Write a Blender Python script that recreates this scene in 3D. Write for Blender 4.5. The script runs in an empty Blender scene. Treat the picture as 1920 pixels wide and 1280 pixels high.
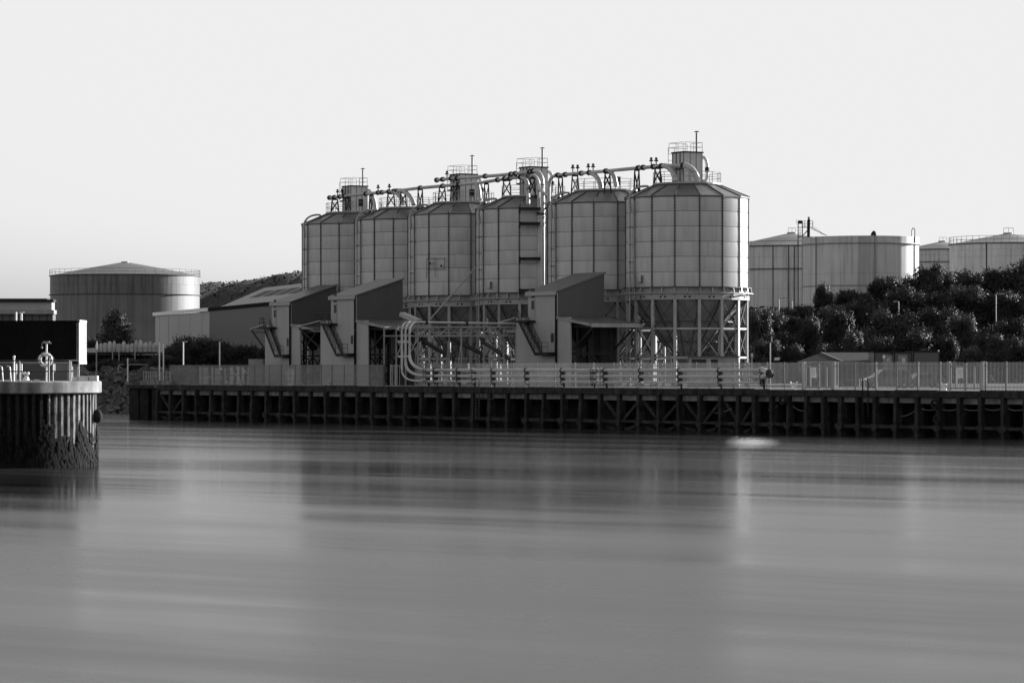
import bpy, math, random
from mathutils import Vector, Matrix
random.seed(7)
R = math.radians
SC = bpy.context.scene
COL = SC.collection

# ------------------------------------------------------------------ camera, sky, sun, exposure
F, CX, HY, EYE, G = 6000.0, 960.0, 691.0, 5.7, 3.8      # focal length and horizon in photo pixels; eye height; quay level (m)
cam_d = bpy.data.cameras.new('camera'); cam = bpy.data.objects.new('camera', cam_d); COL.objects.link(cam)
cam.location = (0, 0, EYE); cam.rotation_euler = (R(90), 0, 0)
cam_d.sensor_width = 36; cam_d.lens = F / 1920 * 36; cam_d.shift_y = (HY - 640) / 1920
cam_d.clip_start = 1; cam_d.clip_end = 12000
SC.camera = cam
SUN_AZ, SUN_EL = 56.0, 15.0                              # azimuth from +Y towards +X
w = bpy.data.worlds.new('World'); SC.world = w; w.use_nodes = True
nt = w.node_tree; nt.nodes.clear()
sky = nt.nodes.new('ShaderNodeTexSky'); sky.sky_type = 'NISHITA'; sky.sun_disc = False
sky.sun_elevation = R(SUN_EL); sky.sun_rotation = R(SUN_AZ); sky.dust_density = 2.0; sky.air_density = 1.0
bw = nt.nodes.new('ShaderNodeRGBToBW'); bg = nt.nodes.new('ShaderNodeBackground'); wo = nt.nodes.new('ShaderNodeOutputWorld')
cap = nt.nodes.new('ShaderNodeMath'); cap.operation = 'SMOOTH_MIN'; cap.inputs[1].default_value = 3.3; cap.inputs[2].default_value = .9   # thin bright overcast veil: evens out the glow round the sun
nt.links.new(sky.outputs[0], bw.inputs[0]); nt.links.new(bw.outputs[0], cap.inputs[0]); nt.links.new(cap.outputs[0], bg.inputs[0]); nt.links.new(bg.outputs[0], wo.inputs[0])
bg.inputs[1].default_value = 0.10
sl = bpy.data.lights.new('sun', 'SUN'); sl.energy = 5.0; sl.angle = R(0.53)
so = bpy.data.objects.new('sun', sl); COL.objects.link(so)
sd = Vector((math.sin(R(SUN_AZ)) * math.cos(R(SUN_EL)), math.cos(R(SUN_AZ)) * math.cos(R(SUN_EL)), math.sin(R(SUN_EL))))
so.rotation_euler = sd.to_track_quat('Z', 'Y').to_euler(); so.location = (200, 200, 100)
SC.view_settings.view_transform = 'Standard'; SC.view_settings.look = 'None'
SC.view_settings.gamma = 1; SC.view_settings.use_curve_mapping = False
SC.view_settings.exposure = 1.38
SC.render.engine = 'CYCLES'
SC.cycles.max_bounces = 6; SC.cycles.diffuse_bounces = 3; SC.cycles.glossy_bounces = 3
SC.cycles.use_denoising = True

# ------------------------------------------------------------------ helpers
def P(x, y, Z): return Vector(((x - CX) * Z / F, Z, EYE - (y - HY) * Z / F))
def zat(y, Y): return EYE - (y - HY) * Y / F
def V(*a): return Vector(a)
def along(p, d, x):
    a = (x - CX) / F
    return (a * p.y - p.x) / (d.x - a * d.y)
W0 = V(41.8, 261, 0); U = V(-81.8, 103, 0).normalized(); N = V(U.y, -U.x, 0)     # quay edge, its direction (left, away) and inland
def WP(t, d, z): q = W0 + U * t + N * d; return V(q.x, q.y, z)
def wt(x, d=0): return along(W0 + N * d, U, x)
def wx(x, d, z): return WP(wt(x, d), d, z)
def lp(A, B, x, y=None):
    """point above the ground line A-B seen at column x (and row y)"""
    d = (B - A); k = along(A, d, x); q = A + d * k
    if y is not None: q.z = zat(y, q.y)
    return q
def bez(a, b, c, n=8):
    return [a * (1 - t) ** 2 + b * 2 * t * (1 - t) + c * t * t for t in [i / n for i in range(n + 1)]]

class MB:
    def __init__(s): s.v = []; s.f = []
    def poly(s, *pts):
        i = len(s.v); s.v += [tuple(p) for p in pts]; s.f.append(tuple(range(i, i + len(pts)))); return s
    def box8(s, b, t):
        i = len(s.v); s.v += [tuple(p) for p in b] + [tuple(p) for p in t]
        n = len(b)
        s.f.append(tuple(i + k for k in reversed(range(n)))); s.f.append(tuple(i + n + k for k in range(n)))
        for k in range(n):
            j = (k + 1) % n; s.f.append((i + k, i + j, i + n + j, i + n + k))
        return s
    def obox(s, c, ax, ay, az):
        b = [c - ax - ay - az, c + ax - ay - az, c + ax + ay - az, c - ax + ay - az]
        return s.box8(b, [p + az * 2 for p in b])
    def box(s, x0, x1, y0, y1, z0, z1):
        return s.box8([V(x0, y0, z0), V(x1, y0, z0), V(x1, y1, z0), V(x0, y1, z0)], [V(x0, y0, z1), V(x1, y0, z1), V(x1, y1, z1), V(x0, y1, z1)])
    def slab(s, pts, dz):
        return s.box8(pts, [p + V(0, 0, dz) for p in pts])
    def ext(s, pts, d):
        return s.box8(pts, [p + d for p in pts])
    def bar(s, a, b, w=.1, h=None, up=V(0, 0, 1)):
        h = h or w; d = (b - a)
        if d.length < 1e-6: return s
        d.normalize(); u = up if abs(d.dot(up)) < .95 else V(1, 0, 0)
        x = d.cross(u).normalized() * (w / 2); y = x.cross(d).normalized() * (h / 2)
        q = [a - x - y, a + x - y, a + x + y, a - x + y]
        return s.box8(q, [p + (b - a) for p in q])
    def path(s, pts, r, n=10, cap=True):
        rs = r if isinstance(r, (list, tuple)) else [r] * len(pts)
        i0 = len(s.v); up = None
        for k, p in enumerate(pts):
            d = (pts[min(k + 1, len(pts) - 1)] - pts[max(k - 1, 0)]).normalized()
            if up is None: up = V(0, 0, 1) if abs(d.z) < .9 else V(1, 0, 0)
            x = d.cross(up).normalized(); y = x.cross(d).normalized(); up = y
            for j in range(n):
                a = 2 * math.pi * j / n
                s.v.append(tuple(p + x * (math.cos(a) * rs[k]) + y * (math.sin(a) * rs[k])))
        for k in range(len(pts) - 1):
            for j in range(n):
                a, b = i0 + k * n + j, i0 + k * n + (j + 1) % n
                s.f.append((a, b, b + n, a + n))
        if cap:
            s.f.append(tuple(i0 + j for j in reversed(range(n)))); e = i0 + (len(pts) - 1) * n
            s.f.append(tuple(e + j for j in range(n)))
        return s
    def tube(s, a, b, r, n=10): return s.path([a, b], r, n)
    def lathe(s, prof, n=24, c=V(0, 0, 0), off=0.0, closed=False):
        i0 = len(s.v)
        for r, z in prof:
            for j in range(n):
                a = off + 2 * math.pi * j / n
                s.v.append((c.x + math.sin(a) * r, c.y - math.cos(a) * r, c.z + z))
        m = len(prof)
        for k in range(m - 1 + (1 if closed else 0)):
            k2 = (k + 1) % m
            for j in range(n):
                j2 = (j + 1) % n
                s.f.append((i0 + k * n + j, i0 + k * n + j2, i0 + k2 * n + j2, i0 + k2 * n + j))
        if not closed:
            if prof[-1][0] > 1e-6: s.f.append(tuple(i0 + (m - 1) * n + j for j in range(n)))
            if prof[0][0] > 1e-6: s.f.append(tuple(i0 + j for j in reversed(range(n))))
        return s
    def torus(s, c, ax, ay, R1, r, n=20, m=8):
        az = ax.cross(ay).normalized(); i0 = len(s.v)
        for k in range(n):
            a = 2 * math.pi * k / n; d = ax * math.cos(a) + ay * math.sin(a)
            for j in range(m):
                b = 2 * math.pi * j / m
                s.v.append(tuple(c + d * (R1 + r * math.cos(b)) + az * (r * math.sin(b))))
        for k in range(n):
            for j in range(m):
                k2, j2 = (k + 1) % n, (j + 1) % m
                s.f.append((i0 + k * m + j, i0 + k2 * m + j, i0 + k2 * m + j2, i0 + k * m + j2))
        return s
    def ball(s, c, r, n=10, m=6, sz=1.0):
        return s.lathe([(max(1e-7, r * math.sin(math.pi * k / m)), -r * sz * math.cos(math.pi * k / m)) for k in range(m + 1)], n, c)
    def mesh(s, name, mat, smooth=False, o=V(0, 0, 0)):
        me = bpy.data.meshes.new(name)
        me.from_pydata([(p[0] - o.x, p[1] - o.y, p[2] - o.z) for p in s.v], [], s.f); me.materials.append(mat)
        if smooth:
            me.polygons.foreach_set('use_smooth', [True] * len(me.polygons))
            try: me.set_sharp_from_angle(angle=R(38))
            except Exception: pass
        me.update(); return me
    def build(s, name, mat, parent=None, smooth=False, label=None, kind=None):
        o = ORG.get(parent.name, V(0, 0, 0)) if parent else V(0, 0, 0)
        ob = bpy.data.objects.new(name, s.mesh(name, mat, smooth, o)); COL.objects.link(ob)
        if parent: ob.parent = parent
        ORG[ob.name] = o
        if label: ob['label'] = label
        if kind: ob['kind'] = kind
        return ob
ORG = {}
def thing(name, label, cat, loc=V(0, 0, 0), group=None):
    o = bpy.data.objects.new(name, None); COL.objects.link(o); o.location = loc; o.empty_display_size = .5
    o['label'] = label; o['category'] = cat; ORG[o.name] = V(*loc)
    if group: o['group'] = group
    return o
def solo(mb, name, mat, label, cat, group=None, smooth=False, base=None, kind=None):
    """a thing that is one mesh"""
    c = base or V(sum(p[0] for p in mb.v) / len(mb.v), sum(p[1] for p in mb.v) / len(mb.v), min(p[2] for p in mb.v))
    ob = bpy.data.objects.new(name, mb.mesh(name, mat, smooth, c)); COL.objects.link(ob); ob.location = c
    ob['label'] = label; ob['category'] = cat; ORG[ob.name] = c
    if group: ob['group'] = group
    if kind: ob['kind'] = kind
    return ob
def structure(mb, name, mat, smooth=False, kind='structure'):
    ob = mb.build(name, mat, None, smooth); ob['kind'] = kind; return ob
def inst(name, me, parent, loc=(0, 0, 0), rz=0.0, sc=None):
    o = bpy.data.objects.new(name, me); COL.objects.link(o); o.parent = parent; o.location = loc; o.rotation_euler = (0, 0, rz)
    if sc: o.scale = sc
    return o
def copy_tree(o, parent=None):
    c = o.copy(); COL.objects.link(c)
    if parent: c.parent = parent
    for ch in KIDS(o): copy_tree(ch, c)
    return c
def KIDS(o): return [c for c in COL.objects if c.parent == o] if not hasattr(o, 'children') else list(o.children)
ORD = ['first', 'second', 'third', 'fourth', 'fifth', 'sixth', 'seventh', 'eighth', 'ninth', 'tenth', 'eleventh', 'twelfth', 'thirteenth',
       'fourteenth', 'fifteenth', 'sixteenth', 'seventeenth', 'eighteenth', 'nineteenth', 'twentieth']

# ------------------------------------------------------------------ materials (all neutral grey: the photograph is monochrome)
def mat(name, col, rough=.6, metal=0.0, var=.25, scale=1.0, streak=0.0, bump=0.0, bscale=8.0, spec=.5, fine=0.12, world=False):
    m = bpy.data.materials.new(name); m.use_nodes = True; t = m.node_tree; L = t.links
    b = t.nodes['Principled BSDF']; b.inputs['Roughness'].default_value = rough; b.inputs['Metallic'].default_value = metal
    b.inputs['Specular IOR Level'].default_value = spec
    tc = t.nodes.new('ShaderNodeTexCoord'); oi = t.nodes.new('ShaderNodeObjectInfo')
    add = t.nodes.new('ShaderNodeVectorMath'); add.operation = 'ADD'
    sc = t.nodes.new('ShaderNodeVectorMath'); sc.operation = 'SCALE'; sc.inputs['Scale'].default_value = 60.0
    cmb = t.nodes.new('ShaderNodeCombineXYZ')
    for k in range(3): L.new(oi.outputs['Random'], cmb.inputs[k])
    L.new(cmb.outputs[0], sc.inputs[0])
    if world: gm = t.nodes.new('ShaderNodeNewGeometry'); L.new(gm.outputs['Position'], add.inputs[0])          # stains run on across the plates
    else: L.new(tc.outputs['Object'], add.inputs[0]); L.new(sc.outputs[0], add.inputs[1])
    def noise(s, det, vec=(1, 1, 1)):
        mp = t.nodes.new('ShaderNodeMapping'); mp.inputs['Scale'].default_value = vec
        L.new(add.outputs[0], mp.inputs[0])
        n = t.nodes.new('ShaderNodeTexNoise'); n.inputs['Scale'].default_value = s; n.inputs['Detail'].default_value = det
        L.new(mp.outputs[0], n.inputs['Vector']); return n.outputs['Fac']
    def ramp(src, lo, hi, a, c):
        r = t.nodes.new('ShaderNodeMapRange'); r.inputs[1].default_value = lo; r.inputs[2].default_value = hi
        r.inputs[3].default_value = a; r.inputs[4].default_value = c; L.new(src, r.inputs[0]); return r.outputs[0]
    def mul(a, c):
        q = t.nodes.new('ShaderNodeMath'); q.operation = 'MULTIPLY'; L.new(a, q.inputs[0]); L.new(c, q.inputs[1]); return q.outputs[0]
    f = ramp(noise(scale, 4), .3, .7, 1 - var, 1 + var)
    f = mul(f, ramp(noise(scale * 9, 3), .3, .7, 1 - fine, 1 + fine))
    f = mul(f, ramp(oi.outputs['Random'], 0, 1, 1 - fine * .7, 1 + fine * .7))
    if streak:
        f = mul(f, ramp(noise(1.6, 3, (1, 1, .05)), .45, .66, 1, 1 - streak))
    k = t.nodes.new('ShaderNodeMath'); k.operation = 'MULTIPLY'; k.inputs[1].default_value = col; k.use_clamp = True
    L.new(f, k.inputs[0]); L.new(k.outputs[0], b.inputs['Base Color'])
    if bump:
        bn = t.nodes.new('ShaderNodeBump'); bn.inputs['Strength'].default_value = bump; bn.inputs['Distance'].default_value = .05
        L.new(noise(bscale, 4), bn.inputs['Height']); L.new(bn.outputs[0], b.inputs['Normal'])
    return m
M = dict(
    silo=mat('silo_enamel', .38, .3, .12, .06, .5, .14, fine=.02, spec=.7), rib=mat('silo_rib', .065, .6, 0, spec=.2), dsteel=mat('brace_steel', .05, .6, 0, spec=.2),
    roof=mat('silo_roof_sheet', .18, .38, .55, .12, .6), galv=mat('galvanised_steel', .29, .42, .25, .15, .8), pipe=mat('pipe_steel', .42, .38, .15, .12, .6, .12),
    dark=mat('dark_steel', .022, .6, 0, spec=.15), hop=mat('hopper_plate', .25, .5, .1, .15, .5, .2),
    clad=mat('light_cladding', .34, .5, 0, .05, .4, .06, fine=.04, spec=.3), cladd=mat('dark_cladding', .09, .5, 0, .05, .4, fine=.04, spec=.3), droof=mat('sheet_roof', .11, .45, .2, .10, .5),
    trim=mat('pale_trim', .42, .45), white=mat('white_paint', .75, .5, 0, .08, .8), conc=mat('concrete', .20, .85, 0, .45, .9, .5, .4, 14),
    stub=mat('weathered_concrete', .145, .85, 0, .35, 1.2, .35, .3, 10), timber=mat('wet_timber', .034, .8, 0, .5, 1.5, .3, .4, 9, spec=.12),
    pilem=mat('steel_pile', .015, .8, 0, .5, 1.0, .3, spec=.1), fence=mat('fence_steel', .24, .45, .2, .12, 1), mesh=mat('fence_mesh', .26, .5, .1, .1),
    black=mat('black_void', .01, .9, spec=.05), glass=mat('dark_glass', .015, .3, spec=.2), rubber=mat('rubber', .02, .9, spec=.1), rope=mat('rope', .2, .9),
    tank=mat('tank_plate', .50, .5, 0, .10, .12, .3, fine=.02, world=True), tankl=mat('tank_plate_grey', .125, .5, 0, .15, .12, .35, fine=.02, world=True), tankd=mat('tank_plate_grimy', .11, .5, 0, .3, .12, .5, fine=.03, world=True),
    troof=mat('tank_roof', .20, .55, 0, .35, .15, 0), shedr=mat('shed_roof', .04, .8, 0, .1, .5, spec=.05), clade=mat('warehouse_cladding', .06, .5, 0, .05, .4, fine=.04, spec=.3), sheetd=mat('sheet_pile_dark', .018, .8, 0, .5, 2.5, .3, .5, 9, spec=.1), leaf=mat('leaf', .045, .6, 0, .45, .5, fine=.25, spec=.15), bark=mat('bark', .05, .9),
    rock=mat('rock', .03, .55, 0, .5, .8, 0, .6, 5, fine=.3, spec=.5), earth=mat('yard_ground', .035, .9, 0, .3, .05, 0, .3, 3), grass=mat('rough_grass', .045, .9, 0, .4, .08, 0, .4, 3),
    deck=mat('quay_deck', .11, .85, 0, .3, .4, 0, .3, 6), sheet=mat('sheet_pile', .16, .7, 0, .85, 1.6, .75, .5, 9, spec=.15), weed=mat('seaweed', .010, .8, 0, .5, 2, spec=.05),
    box=mat('container_steel', .008, .9, 0, .2, .5, .2, spec=.05), boxl=mat('container_end', .5, .5, 0, .15, .6, .2), bag=mat('bulk_bag', .42, .8, 0, .15, 1, 0, .5, 4),
    paint=mat('car_paint', .08, .25, .3, .05), kerb=mat('deck_concrete_pale', .6, .8, 0, .2, 1.5, .2, .3, 10), sign=mat('sign_plate', .7, .5), scrubm=mat('scrub_leaf', .016, .9, 0, .5, .1, fine=.4, spec=.02), hillm=mat('hill_scrub', .022, .95, 0, .6, .02, 0, .6, .4, fine=.4),
)
def corrugate(m, period, strength=.5, axis='z', depth=.03):
    """fine vertical profile relief of sheet cladding, across the world x+y direction"""
    t = m.node_tree; L = t.links; b = t.nodes['Principled BSDF']
    tc = t.nodes.new('ShaderNodeTexCoord'); wv = t.nodes.new('ShaderNodeTexWave'); wv.wave_type = 'BANDS'; wv.bands_direction = 'X'
    wv.inputs['Scale'].default_value = .32 / period; L.new(tc.outputs['Object'], wv.inputs['Vector'])
    bn = t.nodes.new('ShaderNodeBump'); bn.inputs['Strength'].default_value = strength; bn.inputs['Distance'].default_value = depth
    L.new(wv.outputs['Fac'], bn.inputs['Height']); L.new(bn.outputs[0], b.inputs['Normal'])
corrugate(M['clad'], .3, .25); corrugate(M['cladd'], .3, .25); corrugate(M['droof'], .35, .3)
# leaves let some light through
def leafy(m):
    t = m.node_tree; b = t.nodes['Principled BSDF']; o = t.nodes['Material Output']
    tr = t.nodes.new('ShaderNodeBsdfTranslucent'); mx = t.nodes.new('ShaderNodeMixShader'); mx.inputs[0].default_value = .15
    t.links.new(b.inputs['Base Color'].links[0].from_socket, tr.inputs[0])
    t.links.new(b.outputs[0], mx.inputs[1]); t.links.new(tr.outputs[0], mx.inputs[2]); t.links.new(mx.outputs[0], o.inputs['Surface'])
leafy(M['leaf'])

def water_mat():
    m = bpy.data.materials.new('long_exposure_water'); m.use_nodes = True; t = m.node_tree; L = t.links
    b = t.nodes['Principled BSDF']; b.inputs['IOR'].default_value = 1.19
    g = t.nodes.new('ShaderNodeNewGeometry')
    def dot(v):
        q = t.nodes.new('ShaderNodeVectorMath'); q.operation = 'DOT_PRODUCT'; q.inputs[1].default_value = v; L.new(g.outputs['Position'], q.inputs[0]); return q.outputs['Value']
    flow = t.nodes.new('ShaderNodeCombineXYZ'); L.new(dot((.80, -.60, 0)), flow.inputs[0]); L.new(dot((.60, .80, 0)), flow.inputs[1])   # along and across the current
    def noise(sc, det, vec, rot=0.0):
        mp = t.nodes.new('ShaderNodeMapping'); mp.inputs['Scale'].default_value = vec; mp.inputs['Location'].default_value = (rot, rot * .7, 0)
        L.new(flow.outputs[0], mp.inputs[0])
        n = t.nodes.new('ShaderNodeTexNoise'); n.inputs['Scale'].default_value = sc; n.inputs['Detail'].default_value = det; n.inputs['Distortion'].default_value = .3
        L.new(mp.outputs[0], n.inputs['Vector']); return n.outputs['Fac']
    def ramp(src, lo, hi, a, c):
        r = t.nodes.new('ShaderNodeMapRange'); r.interpolation_type = 'SMOOTHSTEP'; r.inputs[1].default_value = lo; r.inputs[2].default_value = hi
        r.inputs[3].default_value = a; r.inputs[4].default_value = c; L.new(src, r.inputs[0]); return r.outputs[0]
    def math_(op, a, c):
        q = t.nodes.new('ShaderNodeMath'); q.operation = op
        for k, z in enumerate((a, c)):
            if isinstance(z, (int, float)): q.inputs[k].default_value = z
            else: L.new(z, q.inputs[k])
        return q.outputs[0]
    n1 = noise(1, 3, (.010, .075, 1), 3.7); n2 = noise(1, 4, (.06, .42, 1), 1.3); n3 = noise(1, 2, (.012, .02, 1), 9.1)
    s0 = t.nodes.new('ShaderNodeSeparateXYZ'); L.new(g.outputs['Position'], s0.inputs[0])
    lee = ramp(s0.outputs[1], 70, 165, .265, .125)          # open stream ruffled, calm water in the lee of the quay
    rr = math_('ADD', ramp(n1, .3, .7, .86, 1.18), math_('ADD', ramp(n2, .3, .7, -.09, .09), ramp(n3, .25, .75, -.07, .07)))
    L.new(math_('MAXIMUM', math_('MULTIPLY', rr, lee), .1), b.inputs['Roughness'])
    bc = math_('ADD', ramp(n1, .35, .7, .0, .022), ramp(n2, .3, .7, 0, .014))
    # pale glint painted into the water colour, stretched along the line of sight
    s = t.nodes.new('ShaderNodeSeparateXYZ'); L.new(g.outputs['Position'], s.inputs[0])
    dy = math_('SUBTRACT', s.outputs[1], GLINT.y); fx = math_('DIVIDE', math_('SUBTRACT', math_('SUBTRACT', s.outputs[0], GLINT.x), math_('MULTIPLY', dy, .075)), 2.5); fy = math_('DIVIDE', dy, 26.0)
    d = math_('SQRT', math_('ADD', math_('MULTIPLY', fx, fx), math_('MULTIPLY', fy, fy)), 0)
    glint = ramp(d, .0, 1.0, 1.0, 0.0)
    L.new(math_('ADD', bc, math_('MULTIPLY', glint, .75)), b.inputs['Base Color'])
    wv = noise(1, 3, (.12, .9, 1), 5.0)
    bn = t.nodes.new('ShaderNodeBump'); bn.inputs['Strength'].default_value = .12; bn.inputs['Distance'].default_value = .06
    L.new(wv, bn.inputs['Height']); L.new(bn.outputs[0], b.inputs['Normal'])
    return m
GLINT = P(1412, 827, 5.7 * F / (828 - HY)); GLINT.z = 0
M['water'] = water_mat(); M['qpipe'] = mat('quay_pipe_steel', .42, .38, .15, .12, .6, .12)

# ------------------------------------------------------------------ setting: water, land, embankment, hill, rock bank
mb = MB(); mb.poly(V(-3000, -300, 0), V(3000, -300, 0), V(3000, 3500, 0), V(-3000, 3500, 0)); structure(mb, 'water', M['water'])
POSTPX = [294.6, 318.5, 343.5, 368.5, 394.6, 419.6, 446.7, 471.7, 498.8, 524.8, 552.9, 581, 611, 640, 670, 698, 730, 759, 789, 822, 852, 886, 917, 950,
          986, 1018, 1054, 1088, 1125, 1160, 1197, 1234, 1273, 1312, 1350, 1383, 1415, 1447, 1478, 1511, 1544, 1575, 1609, 1641, 1679, 1719, 1759, 1799, 1839, 1881, 1924]
POST_T = [wt(x) for x in POSTPX] + [-2.9, -5.4, -7.9, -10.4]
T0, T1 = -12.0, wt(294)
def dk(t, d): return WP(t, d, G)
bank = [P(262, 723, 414), P(190, 700, 432), V(-75, 440, 5), V(-600, 470, 5)]
mb = MB()
land = [dk(T0 - 300, 3.2), dk(T1 + 7, 3.2), V(-38, 381, G), V(-36.3, 415, G), V(-64, 446, G), V(-600, 470, G), V(-3000, 900, G), V(-3000, 6000, G), V(3000, 6000, G), V(3000, 100, G)]
mb.slab([V(p.x, p.y, -4) for p in land], G + 4 - .006); structure(mb, 'ground', M['earth'])
# embankment carrying the tanks on the right
def grid(fn, nx, ny, mb):
    i0 = len(mb.v)
    for j in range(ny + 1):
        for i in range(nx + 1): mb.v.append(tuple(fn(i / nx, j / ny)))
    for j in range(ny):
        for i in range(nx):
            a = i0 + j * (nx + 1) + i; mb.f.append((a, a + 1, a + nx + 2, a + nx + 1))
    return mb
random.seed(3)
def emb(u, v):
    x = 22 + 140 * u; y = 428 + 300 * v
    h = 9.0 * min(1, max(0, (v * 300) / 52)) * min(1, max(0, u * 140 / 14))
    return V(x + random.uniform(-.8, .8), y, G - .3 + h + random.uniform(-.3, .3))
structure(grid(emb, 46, 60, MB()), 'embankment', M['grass'], True)
def hill(u, v):
    x = -260 + 560 * u; y = 1250 + 500 * v
    px = CX + x * F / 1345
    top = 535 - (px - 375) * .11 + 3 * math.sin(px * .031) if px < 900 else 478 + (px - 900) * .1
    top = min(top, 600)
    hz = zat(top, 1345) * math.sin(min(1, v * 5.2) * math.pi / 2) ** .8
    if u < .1: hz *= u / .1
    return V(x, y, G + max(0, hz - G) * (1 if v > 0 else 0) + random.uniform(-1, 1) * 1.2)
structure(grid(hill, 140, 48, MB()), 'hill', M['hillm'], True)
# rock armour bank beside the quay end
mb = MB()
bA, bB = P(300, 691, 402), P(-60, 691, 432)
def bankp(u, v):
    q = bA.lerp(bB, u); return V(q.x + 9 * v, q.y + 20 * v, -1 + 6.3 * v)
grid(bankp, 20, 8, mb); structure(mb, 'river_bank', M['grass'])
random.seed(11); mb = MB()
for k in range(1100):
    u, v = random.random() * .8, random.random() ** .9
    c = bankp(u, v); r = random.uniform(.3, .95); i0 = len(mb.v)
    q = Matrix.Rotation(random.random() * 6.3, 3, V(random.random(), random.random(), random.random()).normalized())
    for p in ((1, 0, 0), (-1, 0, 0), (0, 1, 0), (0, -1, 0), (0, 0, 1), (0, 0, -1), (.7, .7, .5), (-.7, .6, -.6)):
        mb.v.append(tuple(c + q @ (V(*p) * r * random.uniform(.75, 1.15)) + V(0, 0, .12)))
    for f in ((6, 4, 2), (6, 2, 0), (6, 0, 4), (2, 4, 1), (4, 3, 1), (4, 0, 3), (0, 5, 3), (0, 2, 5), (3, 5, 1), (7, 1, 5), (7, 5, 2), (7, 2, 1)): mb.f.append(tuple(i0 + a for a in f))
structure(mb, 'rock_armour', M['rock'], kind='stuff')

# ------------------------------------------------------------------ silos
SR, EAVE, RT, RB, PLAT = 6.77, 20.4, 10.65, 9.3, 21.95     # radius, eave, ring top, ring bottom, platform (above the yard)
PSI0 = 8.4; STEP = 22.5
SILOS = [(665, 413.4), (766, 401.3), (869, 388.3), (1000, 374.6), (1138, 361.7), (1288, 348.8)]
def dirp(psi): a = R(psi); return V(math.sin(a), -math.cos(a), 0)
def cyl(psi, r, z): d = dirp(psi) * r; return V(d.x, d.y, z)
TH = (EAVE - RT) / 6
def panel_mesh(name, r, h, step, m, bulge=.035, gap=.02, nx=6, ny=4, vb=.014, mid=.5):
    mb = MB(); hw = step / 2 - math.degrees(gap / r)
    def f(u, v):
        a = -hw + 2 * hw * u
        rr = r * (mid * math.cos(R(step / 2)) / math.cos(R(a)) + (1 - mid)) + bulge * (1 - (2 * u - 1) ** 2) + vb * (1 - (2 * v - 1) ** 2)
        return cyl(a, rr, gap + (h - 2 * gap) * v)
    grid(f, nx, ny, mb)
    i = len(mb.v)
    for (a, c) in (((0, 0), (1, 0)), ((1, 0), (1, 1)), ((1, 1), (0, 1)), ((0, 1), (0, 0))):
        p, q = f(*a), f(*c); k = .93
        mb.poly(p, q, V(q.x * k, q.y * k, q.z), V(p.x * k, p.y * k, p.z))
    return mb.mesh(name, m, True)
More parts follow.
